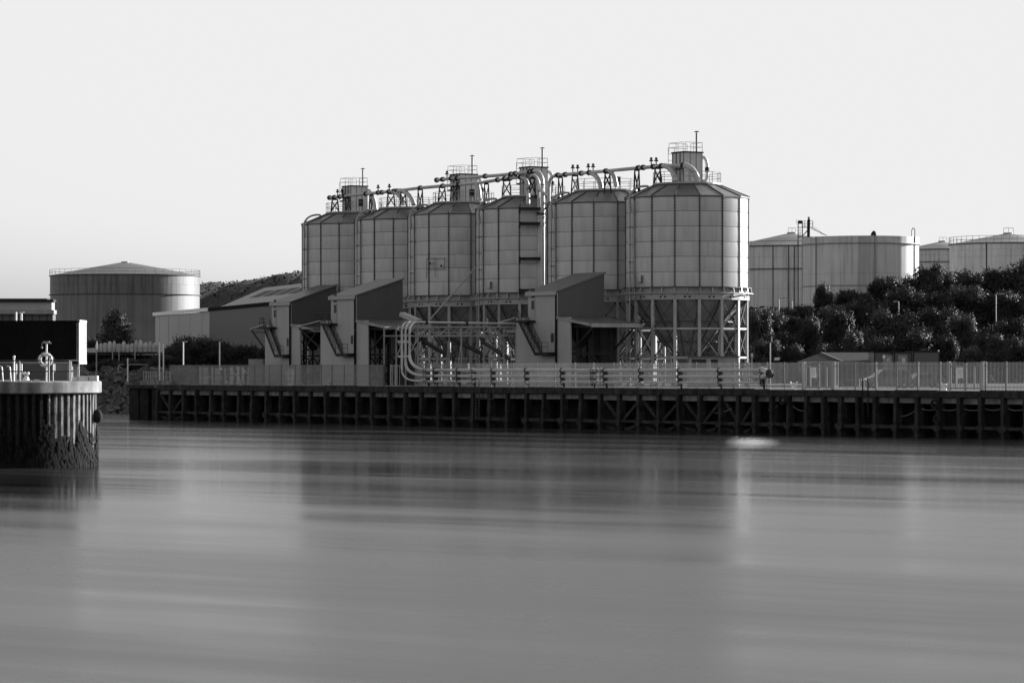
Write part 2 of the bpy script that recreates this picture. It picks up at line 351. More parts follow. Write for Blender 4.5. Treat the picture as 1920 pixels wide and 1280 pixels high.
def make_silo():
    s = thing('silo', 'x', 'silo', V(0, 0, 0), 'row of six panelled steel silos')
    me = panel_mesh('panel', SR, TH, STEP, M['silo'])
    for k in range(16):
        for j in range(6): inst('panel', me, s, (0, 0, RT + TH * j), R(PSI0 + STEP * (k + .5)))
    mb = MB(); mb.lathe([(SR - .25, RB + .2), (SR - .16, RT), (SR - .16, EAVE)], 32, off=R(PSI0)); mb.build('inner_shell', M['rib'], s)
    # vertical seam ribs with bolt heads
    mb = MB(); mb.obox(V(0, -SR - .045, (EAVE - RT) / 2), V(.055, 0, 0), V(0, .04, 0), V(0, 0, (EAVE - RT) / 2))
    for i in range(30):
        for sx in (-.13, .13): mb.obox(V(sx, -SR + .0, .15 + i * .32), V(.028, 0, 0), V(0, .045, 0), V(0, 0, .035))
    me = mb.mesh('seam_rib', M['rib'])
    for k in range(16): inst('seam_rib', me, s, (0, 0, RT), R(PSI0 + STEP * k))
    # roof
    hw = STEP / 2; z0, z1, r0, r1 = EAVE, PLAT - .1, SR + .16, 3.45
    mb = MB(); g = .35
    a, b_, c, d = cyl(-hw + g, r0, z0), cyl(hw - g, r0, z0), cyl(hw - g * 2, r1, z1), cyl(-hw + g * 2, r1, z1)
    mb.slab([a, b_, c, d], .06); me = mb.mesh('roof_panel', M['roof'])
    mb = MB(); mb.bar(cyl(0, r0, z0 + .05), cyl(0, r1, z1 + .05), .11, .2); me2 = mb.mesh('roof_rib', M['rib'])
    for k in range(16):
        inst('roof_panel', me, s, (0, 0, 0), R(PSI0 + STEP * (k + .5))); inst('roof_rib', me2, s, (0, 0, 0), R(PSI0 + STEP * k))
    mb = MB(); mb.lathe([(SR - .1, EAVE - .07), (SR + .17, EAVE - .1), (SR + .17, EAVE - .02), (SR - .1, EAVE)], 16, off=R(PSI0), closed=True); mb.build('eave_ring', M['rib'], s)
    mb = MB(); mb.lathe([(3.3, PLAT - .25), (3.75, PLAT - .08), (3.75, PLAT + .1), (0, PLAT + .1)], 32); mb.build('platform', M['galv'], s)
    mb = MB()
    for z in (.6, 1.15): mb.torus(V(0, 0, PLAT + .1 + z), V(1, 0, 0), V(0, 1, 0), 3.68, .03, 48, 4)
    for k in range(16): mb.bar(cyl(k * 22.5, 3.68, PLAT + .1), cyl(k * 22.5, 3.68, PLAT + 1.28), .06)
    mb.build('railing', M['galv'], s)
    # ring at the foot of the shell
    mb = MB(); mb.lathe([(SR - .2, RB), (SR + .04, RB), (SR + .04, RB + .62), (SR - .2, RB + .62)], 32, off=R(PSI0), closed=True); mb.build('ring_girder', M['galv'], s)
    mb = MB(); mb.lathe([(SR - .1, RB + .62), (SR + .0, RB + .62), (SR + .0, RT - .02), (SR - .1, RT - .02)], 32, off=R(PSI0), closed=True); mb.build('ring_web', M['hop'], s)
    mb = MB(); mb.lathe([(SR, RT - .07), (SR + .28, RT - .07), (SR + .28, RT + .03), (SR, RT + .03)], 48, closed=True); mb.build('ring_flange', M['rib'], s)
    mb = MB(); mb.torus(V(0, 0, RB + .7), V(1, 0, 0), V(0, 1, 0), SR + .42, .075, 64, 6); mb.build('ring_pipe', M['galv'], s, True)
    mb = MB(); mb.bar(V(0, -SR - .26, RT - .08), V(0, -SR - .40, RB + .7), .07, .1); mb.bar(V(0, -SR - .4, RB + .7), V(0, -SR - .02, RB + .5), .07)
    mb.poly(V(.035, -SR - .01, RT - .1), V(.035, -SR - .3, RT - .1), V(.035, -SR - .03, RB + .66)); me = mb.mesh('bracket', M['galv'])
    mb = MB()
    for sx in (-.25, .25):
        i = len(mb.v); mb.v += [(sx + .11 * math.cos(a * math.pi / 4), -SR - .052, RB + .3 + .11 * math.sin(a * math.pi / 4)) for a in range(8)]; mb.f.append(tuple(range(i, i + 8)))
    me2 = mb.mesh('bolt_hole', M['black'])
    for k in range(32): inst('bracket', me, s, (0, 0, 0), R(PSI0 + 11.25 * k))
    for k in range(16): inst('bolt_hole', me2, s, (0, 0, 0), R(PSI0 + STEP * (k + .5)))
    # hopper
    mb = MB(); mb.lathe([(SR - .2, RB + .05), (1.2, 3.0), (.75, 2.5), (.75, 1.9)], 16, off=R(PSI0)); hp = mb.build('hopper', M['hop'], s)
    mb = MB(); mb.bar(V(0, -SR + .17, RB), V(0, -1.22, 3.0), .1, .12); me = mb.mesh('hopper_rib', M['rib'])
    for k in range(16): inst('hopper_rib', me, hp, (0, 0, 0), R(PSI0 + STEP * k))
    mb = MB(); mb.lathe([(SR * .74, 6.9), (SR * .74 + .1, 6.9), (SR * .74 + .1, 7.05), (SR * .72, 7.05)], 32, closed=True)
    mb.lathe([(3.2, 4.75), (3.3, 4.75), (3.3, 4.9), (3.1, 4.9)], 32, closed=True); mb.build('hopper_band', M['rib'], hp)
    mb = MB(); mb.box(-.9, .9, -.8, .8, .5, 1.9); mb.box(-.5, .5, -1.5, -.8, .9, 1.5); mb.build('outlet_valve', M['dark'], s)
    # legs, braces, ties
    LR = SR - .18; mb = MB(); mb.box(-.17, .17, -LR - .14, -LR + .14, 0, RB); mb.box(-.3, .3, -LR - .25, -LR + .25, 0, .06); me = mb.mesh('leg', M['galv'])
    for k in range(16): inst('leg', me, s, (0, 0, 0), R(PSI0 + STEP * k))
    hc = LR * math.sin(R(hw)) - .17; yy = -LR * math.cos(R(hw)); T3 = RB / 3
    mb = MB(); mb.bar(V(-hc, yy - .04, .1), V(hc, yy - .04, T3 - .1), .07); mb.bar(V(-hc, yy + .06, T3 - .1), V(hc, yy + .06, .1), .07)
    for sx in (-1, 1):
        for z in (.16, T3 - .16): mb.obox(V(sx * (hc - .08), yy, z), V(.13, 0, 0), V(0, .02, 0), V(0, 0, .13))
    me = mb.mesh('cross_brace', M['dsteel'])
    mb = MB(); mb.box(-hc - .02, hc + .02, yy - .09, yy + .09, -.1, .1); me2 = mb.mesh('tie_beam', M['galv'])
    for k in range(16):
        for j in range(3): inst('cross_brace', me, s, (0, 0, T3 * j), R(PSI0 + STEP * (k + .5)))
        for j in (1, 2): inst('tie_beam', me2, s, (0, 0, T3 * j), R(PSI0 + STEP * (k + .5)))
    # breather goose-neck and fill pipe on the left front
    ps = -64; e = dirp(ps)
    def q(r, z): return V(e.x * r, e.y * r, z)
    mb = MB(); mb.path([q(SR + .2, EAVE - 1.7), q(SR + .28, EAVE - .6)] + bez(q(SR + .3, EAVE), q(SR - .1, EAVE + 1.3), q(SR - 1.9, EAVE + 1.25), 8) + [q(SR - 2.2, EAVE + .75)], .13, 8); mb.build('breather_pipe', M['galv'], s, True)
    mb = MB(); mb.path([cyl(ps - 1, SR + .22, .2), cyl(ps - 1, SR + .22, EAVE - 1.7)], .09, 8); mb.path([cyl(ps + 6.5, SR + .2, RB), cyl(ps + 6.5, SR + .2, EAVE - .4)], .05, 6)
    for z in (RB + 1.2, RB + 3, 13.4, 15.3, 17.2): mb.obox(cyl(ps, SR + .16, z), V(.3, .2, 0), V(.1, -.1, 0), V(0, 0, .05))
    mb.build('fill_pipe', M['galv'], s, True)
    return s
proto = make_silo()
SLAB = ['panelled silo with a filter house, leftmost of the row', 'panelled silo without filter house, above the roof of the middle loading house',
        'panelled silo with a filter house and twin ducts, third from the left', 'panelled silo behind the three vertical riser pipes',
        'panelled silo without filter house behind the right loading house', 'nearest panelled silo with sunlit right side, rightmost of the row']
silos = []
for i, (px, Z) in enumerate(SILOS):
    o = proto if i == 0 else copy_tree(proto)
    q = P(px, HY, Z); o.location = (q.x, q.y, G); o['label'] = SLAB[i]; ORG[o.name] = V(q.x, q.y, G); silos.append(o)
def sil(i): return V(*silos[i].location)
# little inspection hatches on the front of three shells
for i, ps, z in ((5, -50, RT + .55), (3, -48, RT + .55), (4, -60, RT + .5)):
    c = sil(i); e = dirp(ps); t_ = dirp(ps + 90)
    def q(r, s_, zz): return c + e * r + t_ * s_ + V(0, 0, zz)
    mb = MB(); mb.ext([q(SR + .06, -.28, z), q(SR + .06, .28, z), q(SR + .06, .28, z + .75), q(SR + .06, -.28, z + .75)], e * .1)
    o = mb.build('inspection_hatch', M['silo'], silos[i])
    mb = MB(); mb.ext([q(SR + .161, .2, z - .03), q(SR + .161, .3, z - .03), q(SR + .161, .3, z + .8), q(SR + .161, .2, z + .8)], e * .03); mb.ext([q(SR + .161, -.3, z - .06), q(SR + .161, .3, z - .06), q(SR + .161, .3, z), q(SR + .161, -.3, z)], e * .035); mb.build('hatch_frame', M['rib'], o)
# bracket frame with floodlights on the third silo
c = sil(2); mb = MB(); z = RT + 2.3
for ps in (-38, -28): mb.bar(c + cyl(ps, SR + .25, z - .2), c + cyl(ps, SR + .25, z + 2.2), .05)
mb.bar(c + cyl(-38, SR + .25, z + 2.1), c + cyl(-18, SR + .25, z + 2.1), .05); mb.bar(c + cyl(-38, SR + .25, z + .8), c + cyl(-18, SR + .25, z + .8), .05); mb.bar(c + cyl(-18, SR + .25, z + .8), c + cyl(-18, SR + .25, z + 2.2), .05)
mb.build('lamp_frame', M['rib'], silos[2])
for ps, zz in ((-33, 1.5), (-21, 1.2)):
    mb = MB(); mb.obox(c + cyl(ps, SR + .4, z + zz), V(.1, 0, 0), V(0, .1, 0), V(0, 0, .13)); mb.build('floodlight', M['dark'], silos[2])

# ------------------------------------------------------------------ filter houses on silo tops
RD, ND = V(.52, -.854, 0), V(.854, .52, 0)             # along the plant row (right, nearer) and inland
def make_filter():
    s = thing('filter_house', 'x', 'filter house', V(0, 0, 0), 'filter houses on the silo tops')
    def q(a, b, z): return RD * a + ND * b + V(0, 0, z)
    H = 3.3; a1, b1 = 1.1, 1.2
    def slab_(a0, a2, b0, b2, z0, z1): return [q(a0, b0, z0), q(a2, b0, z0), q(a2, b2, z0), q(a0, b2, z0)], z1 - z0
    mb = MB(); mb.slab(*slab_(-a1, a1, -b1, b1, .0, H)); bd = mb.build('body', M['silo'], s)
    mb = MB()
    for k in (-a1, -.4, .35, a1): mb.bar(q(k, -b1 - .03, 0), q(k, -b1 - .03, H), .08)
    mb.bar(q(-a1 - .5, -b1 - .04, 1.55), q(a1, -b1 - .04, 1.55), .1)
    mb.build('corner_post', M['rib'], s)
    mb = MB()
    for k in (-.4, .4, b1): mb.bar(q(a1 + .015, k, 0), q(a1 + .015, k, H), .05)
    mb.build('panel_joint', M['rib'], bd)
    mb = MB(); mb.slab(*slab_(-a1 - .12, a1 + .12, -b1 - .12, b1 + .12, H, H + .14)); mb.build('roof', M['dark'], s)
    z = H + .14; mb = MB(); cs = [(-a1, -b1), (a1 - .1, -b1), (a1, -b1 + .1), (a1, b1), (-a1, b1), (-a1, -b1)]
    cs2 = [(-a1 - .7, -b1), (a1 - .15, -b1)], [(a1, -b1 + .15), (a1, b1)], [(a1, b1), (-a1, b1)], [(-a1 - .7, b1), (-a1 - .7, -b1)]
    for (p, r_) in cs2:
        for zz in (.5, 1.0): mb.bar(q(*p, z + zz), q(*r_, z + zz), .045)
        for k in (0, .5, 1): mb.bar(q(p[0] + (r_[0] - p[0]) * k, p[1] + (r_[1] - p[1]) * k, z), q(p[0] + (r_[0] - p[0]) * k, p[1] + (r_[1] - p[1]) * k, z + 1.0), .045)
    mb.build('railing', M['galv'], s)
    mb = MB(); mb.tube(q(.55, .85, z), q(.55, .85, z + 2.1), .12, 10); st = mb.build('vent_stack', M['hop'], s, True)
    mb = MB(); mb.lathe([(.06, 0), (.3, .03), (.3, .07), (.05, .16)], 12, q(.55, .85, z + 2.14)); mb.build('rain_cap', M['dark'], st)
    mb = MB(); x = V(1, 0, 0); c = q(.2, 1.2, 0) + V(.1, 0, 0)
    mb.path(bez(c + x * .1 + V(0, 0, 2.9), c + x * .95 + V(0, 0, 3.1), c + x * .95 + V(0, 0, 1.9), 6) + bez(c + x * .95 + V(0, 0, 1.2), c + x * 1.0 + V(0, 0, .1), c + x * .3 + V(0, 0, .3), 6), .2, 10); dct = mb.build('side_duct', M['pipe'], s, True)
    mb = MB(); mb.tube(c + x * .95 + V(0, 0, 1.3), c + x * .95 + V(0, 0, 1.8), .26, 10); mb.build('coupling', M['dark'], dct)
    mb = MB(); mb.slab(*slab_(-a1 - .9, -a1, -b1, -b1 + .8, 1.45, 1.6)); mb.box(-.0, .0001, 0, .0001, 1.45, 1.46)
    for k in (0, .8):
        mb.bar(q(-a1 - .85, -b1 + k, 1.6), q(-a1 - .85, -b1 + k, 4.0), .05)
    for zz in (2.1, 2.6, 3.3, 3.95): mb.bar(q(-a1 - .85, -b1, zz), q(-a1 - .85, -b1 + .8, zz), .045)
    mb.build('ladder_landing', M['dark'], s)
    return s
fp = make_filter()
for k, (i, lab) in enumerate(((0, 'white filter house with a thin stack on the leftmost silo'), (2, 'filter house with thin stack on the third silo, crossed by two pipes'),
                              (3, 'filter house with thin stack behind the three bends of the riser pipes'), (5, 'tallest standing filter house with thin stack on the nearest silo'))):
    o = fp if k == 0 else copy_tree(fp); c = sil(i); o.location = (c.x + .05, c.y, G + PLAT + .1); o['label'] = lab

# ------------------------------------------------------------------ conveying pipelines over the silos
def pz(x):                                             # distance of the pipe line over the silo row
    xs = [p[0] for p in SILOS]; zs = [p[1] for p in SILOS]
    if x <= xs[0]: return zs[0] + (xs[0] - x) * .12 - 3.4
    for a in range(5):
        if x <= xs[a + 1]: return zs[a] + (zs[a + 1] - zs[a]) * (x - xs[a]) / (xs[a + 1] - xs[a]) - 3.4
    return zs[5] - 3.4
def pp(x, y, dz=0): return P(x, y, pz(x) + dz)
def flange(mb, p, d, r, l=.12): mb.tube(p - d * l, p + d * l, r, 12)
def valve(p, parent, n=1):
    mb = MB()
    for k in range(n):
        o = V(k * .55, 0, 0); mb.tube(p + o, p + o + V(0, 0, .75), .07, 6); mb.tube(p + o + V(-.22, 0, .62), p + o + V(.22, 0, .62), .09, 6); mb.obox(p + o + V(0, 0, .85), V(.13, 0, 0), V(0, .13, 0), V(0, 0, .12))
    mb.build('valve', M['dark'], parent)
def pipeline(pts, label, name='conveying_pipe', r=.2, fl=(), vl=(), bends=(), dz=0):
    base = pp(*pts[0], dz); t = thing(name, label, 'pipe', base, 'conveying pipes over the silos')
    mb = MB(); q = [pp(x, y, dz) for x, y in pts]; mb.path(q, r, 12); mb.build('pipe', M['pipe'], t, True)
    for x, y in fl:
        p = pp(x, y, dz); d = (pp(x + 8, y - .8, dz) - p).normalized(); mb = MB(); flange(mb, p, d, r + .11, .16); mb.build('flange', M['dark'], t)
    for x, y, n in vl: valve(pp(x, y, dz), t, n)
    for (a, b_, c, rr) in bends:
        mb = MB(); mb.path(bez(pp(*a, dz), pp(*b_, dz), pp(*c, dz), 10), rr, 12); mb.build('bend', M['pipe'], t, True)
    return t
pA = pipeline([(1045, 328.6), (1136, 321), (1180, 316.6), (1246, 311), (1282, 310)], 'right hand conveying pipe on trestles between the two nearest silos', fl=[(1046, 328.6), (1060, 327.5), (1090, 325), (1105, 324), (1136, 321), (1197, 315), (1206, 314.2), (1225, 312.7), (1240, 311.4), (1281, 310)],
              vl=[(1074, 325, 2), (1103, 323, 2), (1221, 312, 2)], bends=[((1045, 328.6), (1031, 329), (1029, 350), .21), ((1282, 310), (1304, 314), (1308, 340), .32), ((1246, 311), (1263, 314), (1266, 340), .3), ((1108, 324), (1125, 330), (1127, 353), .3), ((1142, 321), (1154, 326), (1155, 350), .26)])
mb = MB(); mb.path([pp(1029, 350), pp(1029, 381)], .2, 12); mb.build('drop_pipe', M['pipe'], pA, True)
pB = pipeline([(818, 337.8), (848, 334.5), (892, 332), (940, 328.4), (992, 322.6), (1002, 320.5)], 'upper of the two parallel conveying pipes between the third and fourth silos', fl=[(819, 337.7), (830, 336.5), (846, 334.7), (857, 334), (910, 330.4), (958, 326.6), (966, 325.6), (993, 322.5), (999, 321)],
              vl=[(838, 335.8, 1)], bends=[((1002, 320.5), (1017, 322), (1017, 346), .24)], dz=-.6)
pC = pipeline([(617, 371), (686, 363.6), (744.4, 358), (788, 352.4), (853, 346.7), (903, 342.6), (932, 337.5), (976, 332)], 'long lower conveying pipe running from the leftmost silo to the fourth', fl=[(618, 370.8), (627, 370), (637, 369), (646, 367.9), (686, 363.6), (709, 361.4), (716, 360.8), (729, 359.5), (739, 358.4), (744, 358), (788, 352.4), (830, 348.7), (860, 346.2), (933, 337.4), (946, 335.8), (956, 334.5), (976, 332)],
              vl=[(633, 369, 1), (641, 368, 1), (709, 361, 1), (730, 359.5, 1)], bends=[((976, 332), (989, 333), (990, 352), .23), ((692, 363), (702, 366), (705, 396), .26), ((736, 359), (752, 362), (756, 384), .3), ((750, 357.5), (771, 360), (776, 384), .3), ((893, 343), (899, 350), (899, 372), .25)])
# three risers down to the right loading house
for nm, x, y0, y1, r, dz, lab in (('riser_pipe', 990, 352, 545, .23, 0, 'left riser pipe down the front of the fourth silo'), ('riser_pipe', 1011, 357, 545, .2, .9, 'middle riser pipe down the fourth silo, between the other two'), ('riser_pipe', 1017.5, 346, 534, .25, -.6, 'sunlit right riser pipe at the edge of the fourth silo')):
    Z = pz(x) + dz - 3.4; top = pp(x, y0, dz); a = P(x, y0 + 14, Z)
    t = thing(nm, lab, 'pipe', P(x, y1, Z), 'riser pipes beside the fourth silo')
    mb = MB(); mb.path([top, top + V(0, 0, -.3)] + [P(x, y0 + 16, Z), P(x, y1, Z)], r, 12); mb.build('pipe', M['pipe'], t, True)
    for y in (395, 401, 407, 421):
        mb = MB(); p = P(x, y, Z); mb.tube(p + V(0, 0, -.1), p + V(0, 0, .1), r + .1, 10); mb.build('flange', M['dark'] if y == 401 else M['pipe'], t)
    if x == 1011:
        mb = MB(); mb.path(bez(pp(997, 328, .9), pp(1011, 332, .9), pp(1011, 357, .9), 8), .24, 10); mb.build('bend', M['pipe'], t, True)
for k, y in enumerate((391.5, 419.5, 485, 544.5)):
    mb = MB(); Z = pz(1000) - 4.3
    for dz in (0, -1.3): mb.bar(P(973, y, Z + dz), P(1024 if k != 2 else 1020, y, Z + dz), .16, .34)
    mb.bar(P(974.5, y - 4, Z), P(974.5, y + 8, Z), .2); mb.bar(P(975, y, Z - 1.3), P(975, y, Z + 2.5), .16); mb.bar(P(1000, y, Z - 1.3), P(1000, y, Z + 2.0), .16)
    solo(mb, 'pipe_bracket', M['dark'], ['topmost', 'second highest', 'third highest', 'lowest'][k] + ' dark bracket clamping the riser pipes to the fourth silo', 'bracket', 'dark brackets on the fourth silo')
mb = MB(); mb.path([P(1017, 534, pz(1017) - 4), P(1014, 541, pz(1017) - 4.4), P(1006, 547, pz(1017) - 4.6)], .24, 12); mb.build('elbow', M['pipe'], pA, True)
# trestles carrying the pipes
def trestle(x, y0, wpx, n, lab, hfix=None):
    base = pp(x, y0); Z = base.y
    k = min(range(6), key=lambda i: abs(SILOS[i][0] - x)); c = sil(k); r = math.hypot(base.x - c.x, base.y - c.y)
    def roofz(p):
        rr = math.hypot(p.x - c.x, p.y - c.y)
        return G + PLAT if rr < 3.4 else G + EAVE + (PLAT - EAVE) * (SR - min(rr, SR)) / (SR - 3.4)
    t = thing('pipe_trestle', lab, 'trestle', V(base.x, Z, roofz(base)), 'dark trestles under the conveying pipes')
    hw = wpx / 2 * Z / F
    for sx in (-1, 1):
        for sy in (-1, 1):
            a = base + V(sx * hw * .75, sy * .35, -.15); b_ = base + V(sx * hw * 1.15, sy * .85, 0); b_.z = roofz(b_) - .05
            mb = MB(); mb.bar(a, b_, .14); mb.build('leg', M['dark'], t)
    mb = MB(); lo = roofz(base) + .35
    for sy in (-1, 1):
        mb.bar(base + V(-hw * .78, sy * .4, -.4), V(base.x + hw * 1.05, Z + sy * .75, lo), .09); mb.bar(base + V(hw * .78, sy * .4, -.4), V(base.x - hw * 1.05, Z + sy * .75, lo), .09)
        mb.bar(base + V(-hw * .8, sy * .38, -.16), base + V(hw * .8, sy * .38, -.16), .14)
    for sx in (-1, 1): mb.bar(base + V(sx * hw * .78, -.4, -.4), V(base.x + sx * hw, Z + .7, lo), .08)
    mb.build('bracing', M['dark'], t)
    mb = MB(); mb.obox(base + V(0, 0, -.1), V(hw * .5, 0, 0), V(0, .3, 0), V(0, 0, .14)); mb.torus(base + V(0, 0, .03), V(0, 1, 0), V(0, 0, 1), .23, .06, 12, 5); mb.build('saddle', M['dark'], t)
TR = [(628, 372, 13), (653, 368, 9), (697, 364, 9), (733, 361, 14), (756, 358.5, 11), (788, 353, 10), (829, 349, 13), (851, 348, 12), (912, 342.5, 10), (950, 336, 15), (998, 332, 10), (1051, 330, 9), (1078, 327, 13), (1139, 322, 11), (1194, 316.5, 10), (1233, 313, 12)]
for i, (x, y, wd) in enumerate(TR):
    trestle(x, y, wd, i, ORD[i] + ' dark lattice trestle from the left under the pipes along the silo tops')
# equipment cabinets by the platforms
for i, (x, y, Z, lab) in enumerate(((677, 380, 411, 'small dark cabinet at the foot of the leftmost filter house'), (885, 362, 386, 'small dark cabinet at the foot of the second filter house'), (1158, 339, 359, 'dark cabinet on the silo top behind the pipe bend'))):
    mb = MB(); c = P(x, y, Z); mb.obox(c, V(.32, 0, 0), V(0, .3, 0), V(0, 0, .45)); mb.bar(c + V(-.25, 0, -.4), c + V(-.25, 0, -1.3), .08); mb.bar(c + V(.25, 0, -.4), c + V(.25, 0, -1.3), .08)
    solo(mb, 'equipment_cabinet', M['dark'], lab, 'cabinet', 'cabinets on the silo tops')

# ------------------------------------------------------------------ loading houses
def loading_house(s, tl, tr, tb, ll, lr, yft, ybt, ycan, ycan2, xcan, xcl, label, roofmat):
    Z = F / s; FR = P(tr, HY, Z); FR.z = G
    FL = FR - RD * -along(FR, RD, tl); BR = FR + ND * along(FR, ND, tb); BL = BR + (FL - FR)
    LL = FR + RD * along(FR, RD, ll); LR = FR + RD * along(FR, RD, lr)
    wdt = (FR - FL).length; dep = (BR - FR).length
    zf, zb, zc = zat(yft, FR.y), zat(ybt, BR.y), zat(ycan, FR.y)
    t = thing('loading_house', label, 'building', (LL + LR) / 2, 'loading houses in front of the silos')
    def at(p, z): return V(p.x, p.y, z)
    th = .15
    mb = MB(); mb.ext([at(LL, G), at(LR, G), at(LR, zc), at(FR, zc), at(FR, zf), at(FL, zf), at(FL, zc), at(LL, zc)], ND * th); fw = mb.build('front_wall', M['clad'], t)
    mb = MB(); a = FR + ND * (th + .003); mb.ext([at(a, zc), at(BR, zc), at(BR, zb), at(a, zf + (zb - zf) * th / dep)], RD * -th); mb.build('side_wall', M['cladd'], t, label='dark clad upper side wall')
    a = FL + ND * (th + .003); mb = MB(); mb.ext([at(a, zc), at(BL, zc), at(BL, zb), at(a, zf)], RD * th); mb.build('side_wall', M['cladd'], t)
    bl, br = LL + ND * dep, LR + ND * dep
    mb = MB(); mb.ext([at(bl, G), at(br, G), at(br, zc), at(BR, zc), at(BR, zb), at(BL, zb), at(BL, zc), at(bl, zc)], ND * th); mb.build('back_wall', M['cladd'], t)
    ov = .18; f0, f1, b0, b1 = FL - RD * ov - ND * ov, FR + RD * ov - ND * ov, BR + RD * ov + ND * (ov + .1), BL - RD * ov + ND * (ov + .1)
    mb = MB(); mb.slab([at(f0, zf + .01), at(f1, zf + .01), at(b0, zb + .06), at(b1, zb + .06)], .16); rf = mb.build('roof', M[roofmat], t)
    mb = MB(); mb.obox((at(f0, zf - .08) + at(f1, zf - .08)) / 2 - ND * .05, (f1 - f0) / 2, ND * .05, V(0, 0, .2)); mb.build('fascia', M['clad'], rf)
    mb = MB(); dpp = FR - ND * .14 + RD * .06; mb.bar(at(dpp, G), at(dpp, zf - .05), .2, .2); mb.build('downpipe', M['black'], t)
    # canopies over the drive-through, right and left
    oc = FR + RD * along(FR, RD, xcan); zo = zat(ycan2, oc.y)
    p = [at(FR + RD * .02 - ND * .1, zc + .05), at(oc - ND * .1, zo), at(oc + ND * (dep + .1), zo), at(BR + RD * .02 + ND * .1, zc + .05)]
    mb = MB(); mb.slab(p, .1); cn = mb.build('canopy', M['droof'], t, label='canopy on the right of the house')
    mb = MB(); mb.bar(p[1] + V(0, 0, -.12), p[2] + V(0, 0, -.12), .12, .4); mb.bar(p[0] + V(0, 0, -.06), p[1] + V(0, 0, -.1), .1, .28); mb.build('canopy_fascia', M['hop'], cn)
    mb = MB()
    for k in (.06, .94):
        o = ND * dep * k; mb.bar(at(LR + o, zc - 3.4), at(oc + o, zo - .15), .14); mb.bar(at(LR + o, zc - .95), at(oc + o - RD * .8, zo - .35), .12)
    mb.build('canopy_strut', M['dark'], cn)
    ol = LL + RD * along(LL, RD, xcl); zl = zo + .2
    p = [at(LL - ND * .1, zc + .05), at(ol - ND * .1, zl), at(ol + ND * (dep + .1), zl), at(LL + ND * (dep + .1), zc + .05)]
    mb = MB(); mb.slab(p, .1); cn = mb.build('canopy', M['trim'], t, label='canopy on the left of the house')
    mb = MB()
    for k in (.02, .5, .98): mb.bar(at(LL + ND * dep * k, zc - 3.2), at(ol + ND * dep * k, zl - .15), .14); mb.bar(at(LL + ND * dep * k, zc - .95), at(ol + ND * dep * k, zl - .3), .12)
    mb.build('canopy_strut', M['dark'], cn)
    # low roof over the left part of the lower storey, hung floor inside
    mb = MB(); mb.slab([at(LL, zc - .02) + ND * .2, at(FL, zc - .02) + ND * .2, at(BL, zc - .02), at(bl, zc - .02)], .05); mb.build('low_roof', M['droof'], t)
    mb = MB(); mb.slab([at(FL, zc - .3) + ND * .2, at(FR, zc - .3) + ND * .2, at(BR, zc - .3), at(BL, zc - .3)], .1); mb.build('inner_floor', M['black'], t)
    # steel frames seen inside the drive-through
    mb = MB()
    for a in (-.2, -2.6, -5.0):
        for b_ in (1.0, dep * .5, dep - .6):
            q = LR + RD * a + ND * b_; mb.bar(at(q, G), at(q, zc - .5), .22)
        for (b0_, b1_) in ((1.0, dep * .5), (dep * .5, dep - .6)):
            u, v_ = LR + RD * a + ND * b0_, LR + RD * a + ND * b1_
            mb.bar(at(u, G + .2), at(v_, G + 3.4), .11); mb.bar(at(v_, G + .2), at(u, G + 3.4), .11); mb.bar(at(u, G + 3.5), at(v_, G + 3.5), .16)
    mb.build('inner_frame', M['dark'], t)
    c = LR - RD * 3 + ND * dep * .55
    mb = MB(); mb.lathe([(.35, 4.2), (1.5, 6.2), (1.5, zc - G - .4)], 8, at(c, G)); mb.build('loading_hopper', M['dark'], t)
    # outside stair on the front wall
    def fr(k, out, z): q = FL + RD * wdt * k - ND * out; return V(q.x, q.y, z)
    zl1 = zc - .25; zl2 = zc - (zc - G) * .52
    mb = MB(); mb.slab([fr(-.3, .02, zl1), fr(-.3, 1.0, zl1), fr(.27, 1.0, zl1), fr(.27, .02, zl1)], -.22); mb.build('stair_landing', M['dark'], t)
    mb = MB(); mb.slab([fr(.5, .02, zl2 - .25), fr(.5, 1.0, zl2 - .25), fr(.97, 1.0, zl2 - .25), fr(.97, .02, zl2 - .25)], .36); mb.build('stair_landing', M['dark'], t)
    mb = MB()
    for out in (.12, .95): mb.bar(fr(-.08, out, zl1), fr(.5, out, zl2), .09, .28)
    stw = mb.build('stair_stringer', M['dark'], t)
    mb = MB(); n = 20
    for k in range(n): u = (k + .5) / n; q = fr(-.08 + .58 * u, .54, zl1 + .1 + (zl2 - zl1) * u); mb.obox(q, RD * .12, ND * .4, V(0, 0, .02))
    mb.build('stair_treads', M['galv'], t, kind='stuff')
    mb = MB()
    for out in (.1, .98):
        for h in (.55, 1.05): mb.bar(fr(-.08, out, zl1 + h), fr(.5, out, zl2 + h), .045)
        for k in range(6): u = k / 5; mb.bar(fr(-.08 + .58 * u, out, zl1 + (zl2 - zl1) * u), fr(-.08 + .58 * u, out, zl1 + (zl2 - zl1) * u + 1.05), .045)
    for (k0, k1, z) in ((-.3, -.08, zl1 + .14), (.5, .97, zl2 + .14)):
        for h in (.55, 1.05): mb.bar(fr(k0, .98, z + h), fr(k1, .98, z + h), .045)
        for u in (0, .5, 1): mb.bar(fr(k0 + (k1 - k0) * u, .98, z), fr(k0 + (k1 - k0) * u, .98, z + 1.05), .045)
    for h in (.55, 1.05): mb.bar(fr(-.3, .98, zl1 + h), fr(-.3, .02, zl1 + h), .045)
    mb.build('stair_handrail', M['dark'], t)
